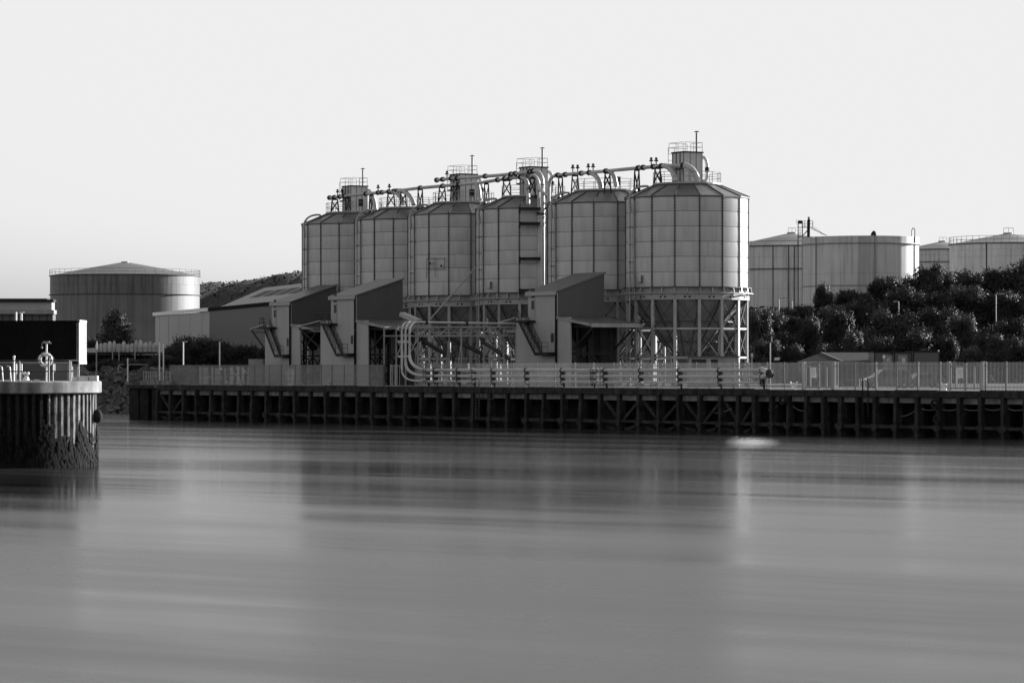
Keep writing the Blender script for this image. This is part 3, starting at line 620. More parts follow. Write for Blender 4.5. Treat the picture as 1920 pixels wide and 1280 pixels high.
    for k0, k1, z in ((.12, .25, zl1 + .14), (.80, .93, zl2 + .14)):
        mb = MB(); mb.ext([fr(k0, .003, z), fr(k1, .003, z), fr(k1, .003, z + 2.1), fr(k0, .003, z + 2.1)], ND * -.05); dr = mb.build('door', M['galv'], t)
        mb = MB(); mb.ext([fr(k0 + .02, .055, z + 1.05), fr(k1 - .02, .055, z + 1.05), fr(k1 - .02, .055, z + 2.0), fr(k0 + .02, .055, z + 2.0)], ND * -.02); mb.build('door_glass', M['glass'], dr)
        if k0 < .5:
            mb = MB(); mb.ext([fr(k0, .003, z + 2.3), fr(k1 - .01, .003, z + 2.3), fr(k1 - .01, .003, z + 3.3), fr(k0, .003, z + 3.3)], ND * -.05); mb.build('window', M['glass'], t)
    return t
loading_house(17.5, 990, 1043.75, 1130.75, 968, 1069.5, 548, 513.5, 595, 607.5, 1110, 927, 'right loading house with sloping roof, stair and wide canopy, before the nearest silos', 'droof')
loading_house(16.45, 620.5, 667, 753, 601, 690, 556, 524.5, 601, 612, 724, 560, 'middle loading house, in front of the second silo from the left', 'droof')
loading_house(15.0, 509.5, 545, 628.75, 497, 562.5, 568, 536.5, 608.5, 617.5, 590, 470, 'left loading house with outside stair, partly hidden by the middle one', 'droof')

# ------------------------------------------------------------------ gantry and inclined pipe between the quay and the right loading house
GA, GB = P(745, HY, 334.5), P(967, HY, 346)
def gp(x, y, off=0):
    q = lp(GA, GB, x); q = V(q.x, q.y, zat(y, q.y)); return q + V(-.82, .57, 0) * off
t = thing('pipe_gantry', 'lattice steel gantry carrying the pipe from the quay to the right loading house', 'gantry', V(gp(855, 691).x, gp(855, 691).y, G))
for off in (0, 1.6):
    for x in (743, 783.5, 865, 967):
        q = gp(x, 613, off); mb = MB(); mb.bar(V(q.x, q.y, G), q, .16); mb.build('post', M['hop'], t)
    for y in (613, 629.5):
        mb = MB(); mb.bar(gp(743, y, off), gp(967.7, y, off), .15); mb.build('chord', M['hop'], t)
    xs = [783.5, 803.8, 822, 841, 863, 882.6, 899.5, 921, 945, 967]
    for k in range(9):
        mb = MB(); mb.bar(gp(xs[k], 613 if k % 2 else 629.5, off), gp(xs[k + 1], 629.5 if k % 2 else 613, off), .09); mb.build('diagonal', M['hop'], t)
        mb = MB(); mb.bar(gp(xs[k], 613, off), gp(xs[k], 629.5, off), .09); mb.build('upright', M['hop'], t)
    for a, b_ in (((766, 615), (783, 629)), ((766, 668), (783, 634)), ((783, 668), (766, 634)), ((858, 690), (864, 647)), ((872, 690), (865, 647)), ((945, 613), (967, 660))):
        mb = MB(); mb.bar(gp(*a, off), gp(*b_, off), .09); mb.build('brace', M['hop'], t)
for y in (613, 640.5, 668):
    mb = MB(); mb.bar(gp(742.6, y, -.3), gp(762, y, -.3), .22); mb.build('cross_bar', M['pipe'], t)
q0 = P(804.5, 601, 366); mb = MB(); mb.tube(q0, P(892, 501, 368.5), .09, 8); solo(mb, 'stay_pole', M['galv'], 'thin inclined pole rising from the gantry pipe to the fourth silo', 'pole')
mb = MB(); a, b_ = P(754, 589, 352), P(786, 603, 350); mb.bar(a, b_, .8, .45); solo(mb, 'chute', M['galv'], 'short sloping pale chute where the quay pipes turn inland', 'chute')
for k, (a, b_, lab) in enumerate((((795, 640, 372), (850, 672, 368), 'dark inclined conveyor tube under the third silo'), ((842, 632, 371), (902, 662, 369), 'grey inclined conveyor tube between the third and fourth silos'), ((905, 640, 362), (955, 672, 360), 'dark inclined conveyor tube under the fourth silo'))):
    mb = MB(); mb.tube(P(*a), P(*b_), .26, 12); mb.obox(P(*a), V(.3, 0, 0), V(0, .3, 0), V(0, 0, .4)); q = P(*b_); mb.bar(q, V(q.x, q.y, G), .3); solo(mb, 'conveyor_tube', M['dsteel'], lab, 'conveyor', 'inclined conveyors under the silos')

# ------------------------------------------------------------------ the three pipes along the quay
DQ = 2.0
def qp(x, y): return wx(x, DQ, 0) * 1 + V(0, 0, zat(y, wx(x, DQ, 0).y))
zr = [zat(694, wx(1100, DQ, 0).y), zat(705.3, wx(1100, DQ, 0).y), zat(715.5, wx(1100, DQ, 0).y)]
QL = [('top', 796, 768, .165, 1424), ('middle', 790, 760.5, .155, 1424), ('lowest', 772, 753.5, .10, 1424)]
QTOP = [gp(790, 604, .2), gp(790, 604, .9), gp(790, 604, 1.6)]
for k, (nm, xl, xv, r, xr) in enumerate(QL):
    t = thing('quay_pipe', nm + ' of the three pale pipes along the quay edge', 'pipe', wx(1100, DQ, zr[k]), 'pipes along the quay')
    a, b_ = wx(xr, DQ, zr[k]), wx(xl + 12, DQ, zr[k])
    mb = MB(); mb.path([a, b_], r, 12); mb.build('straight_run', M['qpipe'], t, True)
    v = wx(xv, DQ, 0); v0 = V(v.x, v.y, zr[k] + 1.2 + .2 * (2 - k)); v1 = V(v.x, v.y, zat(625, v.y)); rr = .115
    mb = MB(); mb.path(bez(b_, V(v.x, v.y, zr[k] - .0), v0, 10), r, 12); mb.build('lower_bend', M['qpipe'], t, True)
    mb = MB(); mb.path([v0, v1], rr, 12); mb.build('riser', M['qpipe'], t, True)
    e = QTOP[k]; mb = MB(); top = V(v.x, v.y, e.z); mb.path(bez(v1, top, e, 12), rr, 12); mb.build('upper_bend', M['qpipe'], t, True)
    mb = MB(); mb.path([e, gp(968, 606.8, [.2, .9, 1.6][k])], rr, 12); mb.build('inland_run', M['qpipe'], t, True)
    for x in (802, 877):
        mb = MB(); p = gp(x, 604.6, [.2, .9, 1.6][k]); d = (GB - GA).normalized(); d.z = 0; flange(mb, p, d, rr + .08); mb.build('flange', M['dark'], t)
    for x in (795, 800, 1112, 1120, 1128, 1424, 886):
        mb = MB(); p = wx(x, DQ, zr[k]); flange(mb, p, U, r + .1, .1); mb.build('flange', M['galv'], t)
    if k < 2:      # elbows towards the closed right end
        mb = MB(); p = wx(1424, DQ, zr[k]); e1 = wx(1432, DQ, zr[k]); e2 = wx(1449, DQ, (zr[0] + zr[1]) / 2 + (.08 if k == 0 else -.08)) - N * .5
        mb.path([p, e1, e2], .27, 12); mb.build('end_elbow', M['qpipe'], t, True)
        mb = MB(); mb.tube(e1 - U * -.25, e1 + U * .3, .34, 12); mb.build('end_flange', M['hop'], t)
        if k == 0: mb = MB(); e3 = wx(1455, DQ, (zr[0] + zr[1]) / 2) - N * .9; mb.tube(e3, e3 + N * .25, .42, 14); mb.tube(e2, e3, .24, 12); mb.build('blind_cap', M['dsteel'], t, True)
SUP = [800, 815, 858, 886, 923, 986, 1053, 1110, 1133, 1200, 1273, 1348, 1428]
for i, x in enumerate(SUP):
    p = wx(x, DQ, 0); t = thing('pipe_support', ORD[i] + ' clamp stand from the left under the quay pipes', 'pipe support', V(p.x, p.y, G), 'clamp stands along the quay')
    mb = MB(); mb.bar(WP(wt(x, DQ), DQ + .3, G), WP(wt(x, DQ), DQ + .3, zr[0] + .1), .16, .16); mb.obox(WP(wt(x, DQ), DQ, G + .04), U * .5, N * .45, V(0, 0, .04)); mb.build('stanchion', M['dark'], t)
    mb = MB()
    for k in range(3):
        c = V(p.x, p.y, zr[k]); mb.torus(c, N, V(0, 0, 1), QL[k][3] + .06, .05, 14, 5)
        mb.obox(c + V(0, 0, -.27) - U * .2, U * .24, N * .16, V(0, 0, .05)); mb.bar(c + V(0, 0, -.32), c + V(0, 0, -.27) - U * .5, .09)
    mb.build('clamp', M['dark'], t)
    mb = MB(); mb.bar(WP(wt(x, DQ) - .6, DQ - .2, G + .05), WP(wt(x, DQ), DQ + .1, G + 1.0), .09); mb.build('brace', M['dark'], t)
# low guard rail at the quay edge
t = thing('guard_rail', 'low pale guard rail along the quay edge below the pipes', 'railing', wx(1100, .5, G))
mb = MB(); ta, tb_ = wt(800, .5), wt(1424, .5)
for h in (.55,): mb.bar(WP(ta, .5, G + h), WP(tb_, .5, G + h), .05)
mb.bar(WP(ta, .5, G + .05), WP(tb_, .5, G + .05), .1, .1); mb.build('rail', M['galv'], t)
n = 30; mb = MB(); mb.bar(V(0, 0, 0), V(0, 0, .55), .05); me = mb.mesh('rail_post', M['galv'])
for k in range(n + 1): q = WP(ta + (tb_ - ta) * k / n, .5, G); inst('rail_post', me, t, tuple(q - ORG[t.name]))

# ------------------------------------------------------------------ wharf
t = thing('wharf', 'dark timber piled wharf along the far side of the river', 'wharf', WP(60, 0, 0))
ot = ORG[t.name]
def dslab(t0, t1, d0, d1, z0, z1): return MB().slab([WP(t0, d0, z0), WP(t1, d0, z0), WP(t1, d1, z0), WP(t0, d1, z0)], z1 - z0)
dslab(T0, T1 + .6, .06, 6.0, G - .25, G).build('deck', M['deck'], t)
for k in range(len(POST_T) - 1):                        # edge timbers, uneven lengths of the same beam
    a, b_ = POST_T[k], POST_T[k + 1]
    if k % 2: continue
    e = POST_T[k + 2] if k + 2 < len(POST_T) else b_
    j = random.uniform(-.03, .03)
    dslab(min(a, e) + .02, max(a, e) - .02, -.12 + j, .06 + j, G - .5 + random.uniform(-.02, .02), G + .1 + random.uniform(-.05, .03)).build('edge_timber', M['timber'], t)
UA = math.atan2(U.y, U.x)
mb = MB(); mb.box(-.19, .19, -.0, .75, -3.5, 3.35); mb.box(-.21, .21, -.03, .0, .55, .95); post = mb.mesh('fender_post', M['timber'])
RZ = math.atan2(-U.y, -U.x)                             # local +x towards the right end, local +y inland
mb = MB(); mb.tube(V(0, 1.9, -3.5), V(0, 1.9, 3.0), .62, 14); cylm = mb.mesh('pile', M['pilem'], True)
for k, tt in enumerate(POST_T):
    lp_ = WP(tt, -.12, 0) - ot
    o = inst('fender_post', post, t, tuple(lp_), RZ + random.uniform(-.03, .03)); o.rotation_euler.x = random.uniform(-.03, .03); o.scale = (random.uniform(.85, 1.15), 1, 1)
    if k + 1 < len(POST_T):
        t2 = POST_T[k + 1]; a, b_ = min(tt, t2), max(tt, t2)
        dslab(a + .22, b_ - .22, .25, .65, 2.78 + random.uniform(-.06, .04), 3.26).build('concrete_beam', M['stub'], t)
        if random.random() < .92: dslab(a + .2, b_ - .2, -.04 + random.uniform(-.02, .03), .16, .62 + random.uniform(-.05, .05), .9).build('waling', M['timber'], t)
        if k % 2 == 0: inst('pile', cylm, t, tuple(WP((a + b_) / 2 - .2, 0, 0) - ot), RZ)
        if (k in (0, 1)) or 28 <= k <= 35:
            up = (k % 2 == 0); mb = MB()
            z0, z1 = (2.7, .9) if up else (.9, 2.7)
            mb.bar(WP(b_ - .3, .42, z0), WP(a + .3, .42, z1), .26, .3); mb.build('diagonal_brace', M['timber'], t)
            mb = MB(); mb.bar(WP(b_ - .4, .42, .28 if up else .0), WP(a + .9, .42, 0 if up else .28), .22, .26); mb.build('lower_brace', M['timber'], t)
    mb = MB(); q = WP(tt, -.17, .76); mb.obox(q, U * random.uniform(.3, .45), N * .05, V(0, 0, .2)); mb.obox(q + V(0, 0, -.28), U * .26, N * .05, V(0, 0, .1)); mb.build('node_bracket', M['timber'], t)
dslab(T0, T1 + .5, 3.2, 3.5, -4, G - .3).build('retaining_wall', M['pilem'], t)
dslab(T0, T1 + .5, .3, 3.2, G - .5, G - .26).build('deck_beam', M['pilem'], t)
# short concrete return at the left end
dslab(T1 + .8, T1 + 7.5, .6, 6, G - .35, G + .02).build('end_deck', M['timber'], t)
for ta_, tb2 in ((T1 + 1.2, T1 + 2.5), (T1 + 3.3, T1 + 5.1), (T1 + 5.4, T1 + 7.4)): dslab(ta_, tb2, .9, 1.6, -3, G - .36).build('end_panel', M['pilem'], t)
dslab(T1 - 1, T1 + 7.3, 2.6, 2.9, -3, G - .36).build('end_wall', M['pilem'], t)
# things hanging on the wharf
for i, (x, y, lab) in enumerate(((1467, 750, 'black tyre fender hanging high on the wharf below the bollard'), (1752, 757, 'larger rubber tyre hanging on the wharf near the gate'), (1757, 786, 'slack rubber ring hanging under the larger tyre'))):
    mb = MB(); q = wx(x, -.42, 0); q.z = zat(y, q.y); mb.torus(q, U, V(0, 0, 1), .32, .12, 18, 8); mb.bar(q + V(0, 0, .4), V(q.x, q.y, G - .1), .04); solo(mb, 'tyre_fender', M['rubber'], lab, 'tyre', 'tyres hanging on the wharf', True)
ropes = [((1440, 768), (1458, 760), 'short rope slung between posts below the tyre'), ((1340, 774), (1372, 765), 'slack rope between posts beneath the diagonal braces'), ((1487, 761), (1507, 770), 'rope sagging right of the tyre'), ((1690, 780), (1716, 769), 'rope rising towards a post left of the gate'),
         ((1728, 766), (1758, 766), 'level rope left of the large tyre'), ((1766, 767), (1797, 766), 'level rope right of the large tyre'), ((1806, 766), (1838, 767), 'level rope below the right gate'), ((1846, 766), (1878, 766), 'level rope at the right end of the wharf'), ((1890, 766), (1921, 767), 'sagging rope at the right edge of the wharf')]
for a, b_, lab in ropes:
    p, q = wx(a[0], .3, 0), wx(b_[0], .3, 0); p.z = zat(a[1], p.y); q.z = zat(b_[1], q.y); m_ = (p + q) / 2 + V(0, 0, -.25)
    mb = MB(); mb.path(bez(p, m_, q, 6), .028, 5); solo(mb, 'mooring_rope', M['rope'], lab, 'rope', 'ropes along the wharf')
for i, (x, lab) in enumerate(((895, 'steel ladder on the wharf below the quay pipes'),)):
    t2 = thing('ladder', lab, 'ladder', wx(x, -.3, .5)); tc_ = wt(x, -.3)
    for k, s_ in enumerate((-.28, .28)): mb = MB(); mb.bar(WP(tc_ + s_, -.3, .7), WP(tc_ + s_, -.3, G + 1.0), .07); mb.build('stile', M['dsteel'], t2)
    mb = MB()
    for k in range(11): mb.bar(WP(tc_ - .28, -.3, .9 + k * .28), WP(tc_ + .28, -.3, .9 + k * .28), .045)
    mb.build('rung', M['dsteel'], t2)
    mb = MB(); mb.bar(WP(tc_ - 2.6, -.3, G - 1.1), WP(tc_ - .3, -.3, G - 1.1), .05); mb.bar(WP(tc_ - 2.6, -.3, G + .05), WP(tc_ - .3, -.3, G + .05), .06)
    for k in (-.4, -1.5, -2.6): mb.bar(WP(tc_ + k, -.3, G - 1.1), WP(tc_ + k, -.3, G + .05), .05)
    mb.build('side_frame', M['dsteel'], t2)
# bollards and fittings on the quay edge
for i, (x, lab) in enumerate(((1488, 'white twin horn bollard on the quay edge beside the left gate'), (1772, 'pale bollard with rope on the quay edge left of the right gate'), (1202, 'small pale bollard under the quay pipes'), (986, 'small V shaped pale fitting under the quay pipes'), (617, 'small pale bollard in front of the middle loading house'), (452, 'small pale bollard at the foot of the left fence'))):
    t2 = thing('bollard', lab, 'bollard', wx(x, .6, G), 'bollards on the quay edge'); c = WP(wt(x, .6), .6, G); MW = M['white'] if i < 2 else M['galv']; k = 1.0 if i < 2 else .6
    mb = MB(); mb.lathe([(.3, 0), (.3, .07), (.15, .12), (.13, .45), (.2, .52), (.18, .6), (0.001, .64)], 12, c); mb.build('post', MW, t2, True)
    mb = MB()
    for s_ in (-1, 1): mb.path([c + V(0, 0, .25), c + U * s_ * .3 * k + V(0, 0, .5), c + U * s_ * .42 * k + V(0, 0, .75 * k)], [.1, .09, .06], 8)
    mb.build('horn', MW, t2, True)
# hooped rail with dangling hose on the right quay
t2 = thing('access_rail', 'small white hooped rail over the wharf ladder on the right quay', 'railing', wx(1630, .4, G))
for x in (1587, 1612, 1620, 1645): mb = MB(); mb.bar(wx(x, .4, G), wx(x, .4, G + (1.05 if x != 1645 else .8)), .1 if x > 1600 else .05); mb.build('rail_post', M['white'] if x > 1600 else M['galv'], t2)
mb = MB(); mb.bar(wx(1587, .4, G + .9), wx(1612, .4, G + .9), .05); mb.bar(wx(1620, .4, G + .9), wx(1645, .4, G + .75), .05); mb.build('top_rail', M['galv'], t2)
for x in (1617, 1627): mb = MB(); p = wx(x, .1, G); mb.path([p + V(0, 0, 1.1), p + V(.05, 0, .5), p + V(-.05, -.35, -.2), p + V(0, -.4, -2.2)], .06, 8); mb.build('hanging_hose', M['rubber'], t2, True)
mb = MB(); q = wx(1568, 1.0, G); mb.box(q.x - .16, q.x + .16, q.y - .16, q.y + .16, G, G + .45); solo(mb, 'kerb_block', M['white'], 'small white block at the right post of the left gate', 'block')

# ------------------------------------------------------------------ fences and gates
FH = 2.45
def fence(x0, x1, d, name, label, h, pitch, wd, m, posts, rails=(.35, 2.15), pm=None, pw=.1, ends=None):
    ta, tb_ = (wt(x0, d), wt(x1, d)) if ends is None else ends
    t = thing(name, label, 'fence', WP((ta + tb_) / 2, d, G)); L_ = abs(tb_ - ta); sgn = 1 if tb_ > ta else -1
    mb = MB(); n = int(L_ / pitch)
    for k in range(n + 1):
        q = ta + sgn * k * pitch; mb.obox(WP(q, d, G + .05 + h / 2), U * wd / 2, N * .012, V(0, 0, h / 2 - .05 + random.uniform(0, .015)))
    mb.build('pales', m, t, kind='stuff')
    for z in rails: mb = MB(); mb.bar(WP(ta, d + .05, G + z), WP(tb_, d + .05, G + z), .05, .06); mb.build('rail', m, t)
    for x in posts:
        q = wt(x, d) if isinstance(x, (int, float)) else x[0]
        mb = MB(); mb.obox(WP(q, d + .06, G + h / 2 + .02), U * pw / 2, N * .05, V(0, 0, h / 2 + .02)); mb.build('post', pm or m, t)
    return t
fence(318, 719, 2.2, 'mesh_fence', 'grey mesh fence on the left quay in front of two loading houses', 2.3, .11, .036, M['mesh'], [320, 343, 371, 394, 418, 440, 460, 477, 505, 527, 553, 572, 602, 622, 645, 667, 694, 719], rails=(.1, .55, 1.15, 2.25), pm=M['dark'], pw=.07)
fence(732, 752, 2.4, 'mesh_fence', 'short barred fence panel left of the riser pipes', 2.3, .4, .06, M['galv'], [732, 741], rails=(.1, 2.2))
DF = 4.2
fence(783, 1506, DF, 'palisade_fence', 'long palisade fence behind the quay pipes', FH, .155, .052, M['fence'], [785, 830, 875, 920, 962, 1006, 1040, 1078, 1112, 1150, 1195, 1232, 1270, 1305, 1330, 1375, 1404, 1437, 1470], pw=.12)
fence(1566, 1778, DF, 'palisade_fence', 'palisade fence between the two gates', FH, .155, .052, M['fence'], [1570, 1603, 1642, 1681, 1721, 1762], pw=.15)
fence(1844, 1925, DF, 'palisade_fence', 'palisade fence right of the right gate', FH, .155, .052, M['fence'], [1848, 1886], pw=.15, ends=(wt(1844, DF), -12))
for i, (x0, x1, lab) in enumerate(((1507, 1564, 'left palisade gate with a white notice on it'), (1779, 1843, 'right palisade gate with a white notice on it'))):
    ta, tb_ = wt(x0, DF), wt(x1, DF); t = thing('gate', lab, 'gate', WP((ta + tb_) / 2, DF, G), 'double gates in the palisade fence')
    for tt in (ta, tb_): mb = MB(); mb.obox(WP(tt, DF, G + FH / 2 + .03), U * .16, N * .12, V(0, 0, FH / 2 + .03)); mb.build('gate_post', M['galv'], t)
    L_ = ta - tb_; md = (ta + tb_) / 2
    for (a, b_) in ((ta - .25, md + .06), (md - .06, tb_ + .25)):
        mb = MB()
        for tt in (a, b_): mb.obox(WP(tt, DF, G + 1.22), U * .07, N * .06, V(0, 0, 1.17))
        for z in (.25, 2.1): mb.bar(WP(a, DF, G + z), WP(b_, DF, G + z), .1, .1)
        fr_ = mb.build('gate_leaf', M['fence'], t)
        mb = MB(); n = int(abs(a - b_) / .155)
        for k in range(1, n): mb.obox(WP(a + (b_ - a) * k / n, DF - .04, G + 1.28), U * .036, N * .012, V(0, 0, 1.18))
        mb.build('pales', M['fence'], fr_, kind='stuff')
    for q in (ta - L_ * .22, tb_ + L_ * .25): mb = MB(); mb.obox(WP(q, DF - .02, G + 1.1), U * .09, N * .06, V(0, 0, 1.0)); mb.build('stile', M['galv'], t)
    mb = MB(); q = WP(md + .55, DF - .1, G + 1.55); mb.obox(q, U * .27, N * .015, V(0, 0, .45)); sg = mb.build('notice', M['sign'], t)
    mb = MB()
    for z in (-.25, -.08, .1, .27): mb.obox(q + V(0, 0, z) - N * .02, U * .16, N * .006, V(0, 0, .014))
    mb.build('print_line', M['hop'], sg)
    mb = MB(); mb.obox(WP(md + .1, DF - .08, G + 1.0), U * .12, N * .06, V(0, 0, .12)); mb.build('lock_box', M['galv'], t)
# picket rail at the left quay end
t = thing('picket_rail', 'short pale picket rail on a kerb at the left end of the wharf', 'railing', wx(292, 1.5, G))
ta, tb_ = wt(320, 1.5), wt(269, 1.5); mb = MB(); mb.slab([WP(ta, 1.3, G), WP(tb_ + .5, 1.3, G), WP(tb_ + .5, 1.9, G), WP(ta, 1.9, G)], .55); mb.build('kerb', M['conc'], t)
mb = MB(); mb.bar(V(0, 0, 0), V(0, 0, 1.05), .08); me = mb.mesh('picket', M['galv'])
for k in range(17): inst('picket', me, t, tuple(WP(ta + (tb_ - ta) * (k / 16 + random.uniform(-.01, .01)), 1.5, G + .55) - ORG[t.name]))
for z in (1.55, 1.0): mb = MB(); mb.bar(WP(ta, 1.5, G + z), WP(tb_, 1.5, G + z), .05); mb.build('rail', M['galv'], t)

# ------------------------------------------------------------------ near pier head on the left
PC = V(-30.75, 189.2, 0); PRAD = 6.15; PT = 4.97
t = thing('pier_head', 'round sheet piled pier head with concrete cap at the left edge', 'pier', V(PC.x, PC.y, 0))
mb = MB(); mb.lathe([(PRAD - .5, PT - .75), (PRAD + .2, PT - .72), (PRAD + .28, PT - .66), (PRAD + .28, PT - .06), (PRAD + .22, PT), (0.001, PT)], 96, PC); mb.build('cap', M['conc'], t, True)
step = 4.6; mb = MB(); hw = step / 2
prof = [(-hw, -.02), (-hw * .62, -.02), (-hw * .36, -.36), (hw * .36, -.36), (hw * .62, -.02), (hw, -.02)]
for k in range(5):
    (a, da), (b_, db) = prof[k], prof[k + 1]; r0, r1 = PRAD + .02 + da, PRAD + .02 + db
    mb.poly(cyl(a, r0, -3), cyl(b_, r1, -3), cyl(b_, r1, PT - .7), cyl(a, r0, PT - .7))
me = mb.mesh('sheet_pile', M['sheet']); me2 = mb.mesh('sheet_pile', M['sheetd'])
for k in range(78): inst('sheet_pile', me if 41 < k * step + 2 < 150 else me2, t, (0, 0, 0), R(k * step + 2))   # the river end takes the paler pile material, the rest the darker
mb = MB(); mb.slab([V(-90, 186, PT - .74), V(PC.x, 184.2, PT - .74), V(PC.x, 199, PT - .74), V(-90, 200, PT - .74)], .735); mb.build('jetty_deck', M['conc'], t)
mb = MB(); mb.box(-90, PC.x, 186.6, 198, -3, PT - .75); mb.build('jetty_wall', M['pilem'], t)
random.seed(5); mb = MB()
for k in range(5200):                                  # weed hanging from the tidal band
    ps = random.uniform(-80, 100); z = 2.9 * random.random() ** 1.7 - .1
    if z > 1.5 + .5 * math.sin(ps * .21) + .4 * math.sin(ps * .5) + random.uniform(-.5, .9): continue
    p = PC + cyl(ps, PRAD + random.uniform(-.02, .1), z); e = dirp(ps); s_ = dirp(ps + 90); l = random.uniform(.25, .7); wd = random.uniform(.04, .12)
    mb.poly(p - s_ * wd, p + s_ * wd, p + s_ * wd * .7 + e * .07 + V(0, 0, -l), p - s_ * wd * .7 + e * .05 + V(0, 0, -l * .8))
mb.build('seaweed', M['weed'], t, kind='stuff')
mb = MB(); q = PC + cyl(86, PRAD + .15, 2.9); mb.ball(q, .32, 10, 6, 1.3); mb.build('rubber_buffer', M['rubber'], t, True)
# pale concrete kerb stones on the cap
for i, (xa, xb, h, lab) in enumerate(((136, 146, .24, 'small pale concrete block at the left end of the kerb on the pier head'), (146.6, 166, .30, 'middle pale concrete kerb block on the pier head'), (166.6, 183, .31, 'rounded pale concrete kerb block at the right edge of the pier head'))):
    a, b_ = P(xa, 691, 188.3).x, P(xb, 691, 188.3).x; c = V((a + b_) / 2, 188.6, PT); hx = (b_ - a) / 2; k_ = .35 if i == 2 else .9
    pts = [c + V(-hx, -.35, 0), c + V(hx * .94, -.37, 0), c + V(hx, -.1, 0), c + V(hx * .96, .3, 0), c + V(-hx, .33, 0)]
    mb = MB(); mb.box8([p + V(0, 0, .002) for p in pts], [c + V((p.x - c.x) * .96, (p.y - c.y) * .92, h) for p in pts]); solo(mb, 'kerb_stone', M['kerb'], lab, 'concrete block', 'pale blocks on the pier head')
# pier railing (front run) and its parts
ZF = 184.2
def nr(x, y, Z=ZF): return P(x, y, Z)
t = thing('railing', 'two rail steel railing along the front of the pier head', 'railing', V(nr(80, 691).x, ZF, PT))
def post(x, y0, Z, m='galv', h=None): mb = MB(); a = P(x, 712, Z); mb.tube(V(a.x, a.y, PT), P(x, y0, Z), .045, 8); return mb
for x, y0, Z in ((-12, 677, 184), (36.5, 676, 183.8), (91.5, 676, 183.8), (130, 675, 184.6)): post(x, y0, Z).build('post', M['hop'], t, True)
for y in (675.8, 696):
    mb = MB(); mb.path([P(-40, y, 184), P(36.5, y, 183.8), P(91.5, y, 183.8), P(130, y - .3, 184.6)], .035, 8); mb.build('rail', M['dsteel'], t, True)
t = thing('railing', 'sunlit rear railing with a square end frame on the pier head', 'railing', V(P(110, 691, 190).x, 190, PT))
for x in (99, 133, 147.5): post(x, 677 if x < 120 else 675.5, 190).build('post', M['fence'], t, True)
for a, b_, y in ((-40, 131, 680), (133, 148, 675.5), (133, 148, 695.5)): mb = MB(); mb.path([P(a, y, 190), P(b_, y, 190)], .05, 8); mb.build('rail', M['fence'], t, True)
for i, (x, lab) in enumerate(((2, 'bent hoop rail at the left edge of the pier head'), (17, 'bent hoop rail next to the short white post on the pier head'))):
    mb = MB(); Z = 186; b0 = P(x + 3, 712, Z); b0.z = PT; mb.path([b0, P(x + 1.5, 692, Z)] + bez(P(x + 1, 689, Z), P(x, 686, Z), P(x - 5, 686.5, Z), 4), .05, 8); solo(mb, 'hoop_rail', M['galv'], lab, 'railing', 'hoop rails on the pier', True)
# lifebuoy stand and ring
t = thing('lifebuoy_stand', 'thin white post with a cross top holding the lifebuoy', 'post', V(P(87, 710, 184.6).x, 184.6, PT))
mb = MB(); a = P(86.7, 712, 184.6); mb.tube(V(a.x, a.y, PT), P(87.5, 642, 184.6), .05, 8); mb.build('post', M['white'], t, True)
mb = MB(); mb.bar(P(79, 642.5, 184.6), P(95.5, 643, 184.6), .1, .07); mb.obox(P(87, 641.5, 184.6), V(.17, 0, 0), V(0, .1, 0), V(0, 0, .06)); mb.build('cross_arm', M['galv'], t)
mb = MB(); p = P(78.5, 643, 184.6); mb.bar(p, p + V(0, 0, -.22), .02); mb.ball(p + V(0, 0, -.27), .06); mb.build('hook', M['galv'], t)
t = thing('lifebuoy', 'white ring lifebuoy hanging on the thin post at the pier head', 'lifebuoy', P(85, 688, 184.3))
c = P(85.2, 674.5, 184.35); ax, ay = V(.97, .24, 0), V(0, 0, 1)
mb = MB(); mb.torus(c, ax, ay, .325, .10, 32, 12); mb.build('ring', M['white'], t, True)
for a in (35, 125, 215, 305):
    d = ax * math.cos(R(a)) + ay * math.sin(R(a)); tg = -ax * math.sin(R(a)) + ay * math.cos(R(a)); mb = MB(); mb.tube(c + d * .325 - tg * .05, c + d * .325 + tg * .05, .107, 12); mb.build('band', M['hop'], t, True)
mb = MB(); mb.path([c + (ax * math.cos(R(a)) + ay * math.sin(R(a))) * (.46 + .03 * math.cos(R(a * 4))) for a in range(0, 361, 15)], .012, 5); mb.build('grab_line', M['rope'], t)
mb = MB(); a = P(26, 696, 186); mb.tube(V(a.x, a.y, PT), P(26.2, 671, 186), .055, 8); mb.ball(P(26.5, 669, 186), .08, 10, 6, 1.1); solo(mb, 'marker_post', M['white'], 'short white post with a rounded head on the pier', 'post', smooth=True)
t = thing('bollard', 'white twin headed mooring bollard on the pier head', 'bollard', V(P(49, 709, 185.5).x, 185.5, PT))
c = V(P(49, 709, 185.5).x, 185.5, PT); mb = MB(); mb.lathe([(.34, 0), (.34, .05), (.2, .1), (.15, .2)], 14, c); mb.build('base', M['white'], t, True)
for s_ in (-1, 1):
    mb = MB(); mb.path([c + V(0, 0, .12), c + V(s_ * .07, 0, .3)], [.13, .07], 10); mb.ball(c + V(s_ * .1, 0, .46), .1, 10, 6); mb.build('horn', M['white'], t, True)
mb = MB(); mb.path([c + V(.2, -.1, .05), c + V(.5, -.15, .06), c + V(.7, .0, .05)], .05, 6); mb.build('rope_end', M['rope'], t)
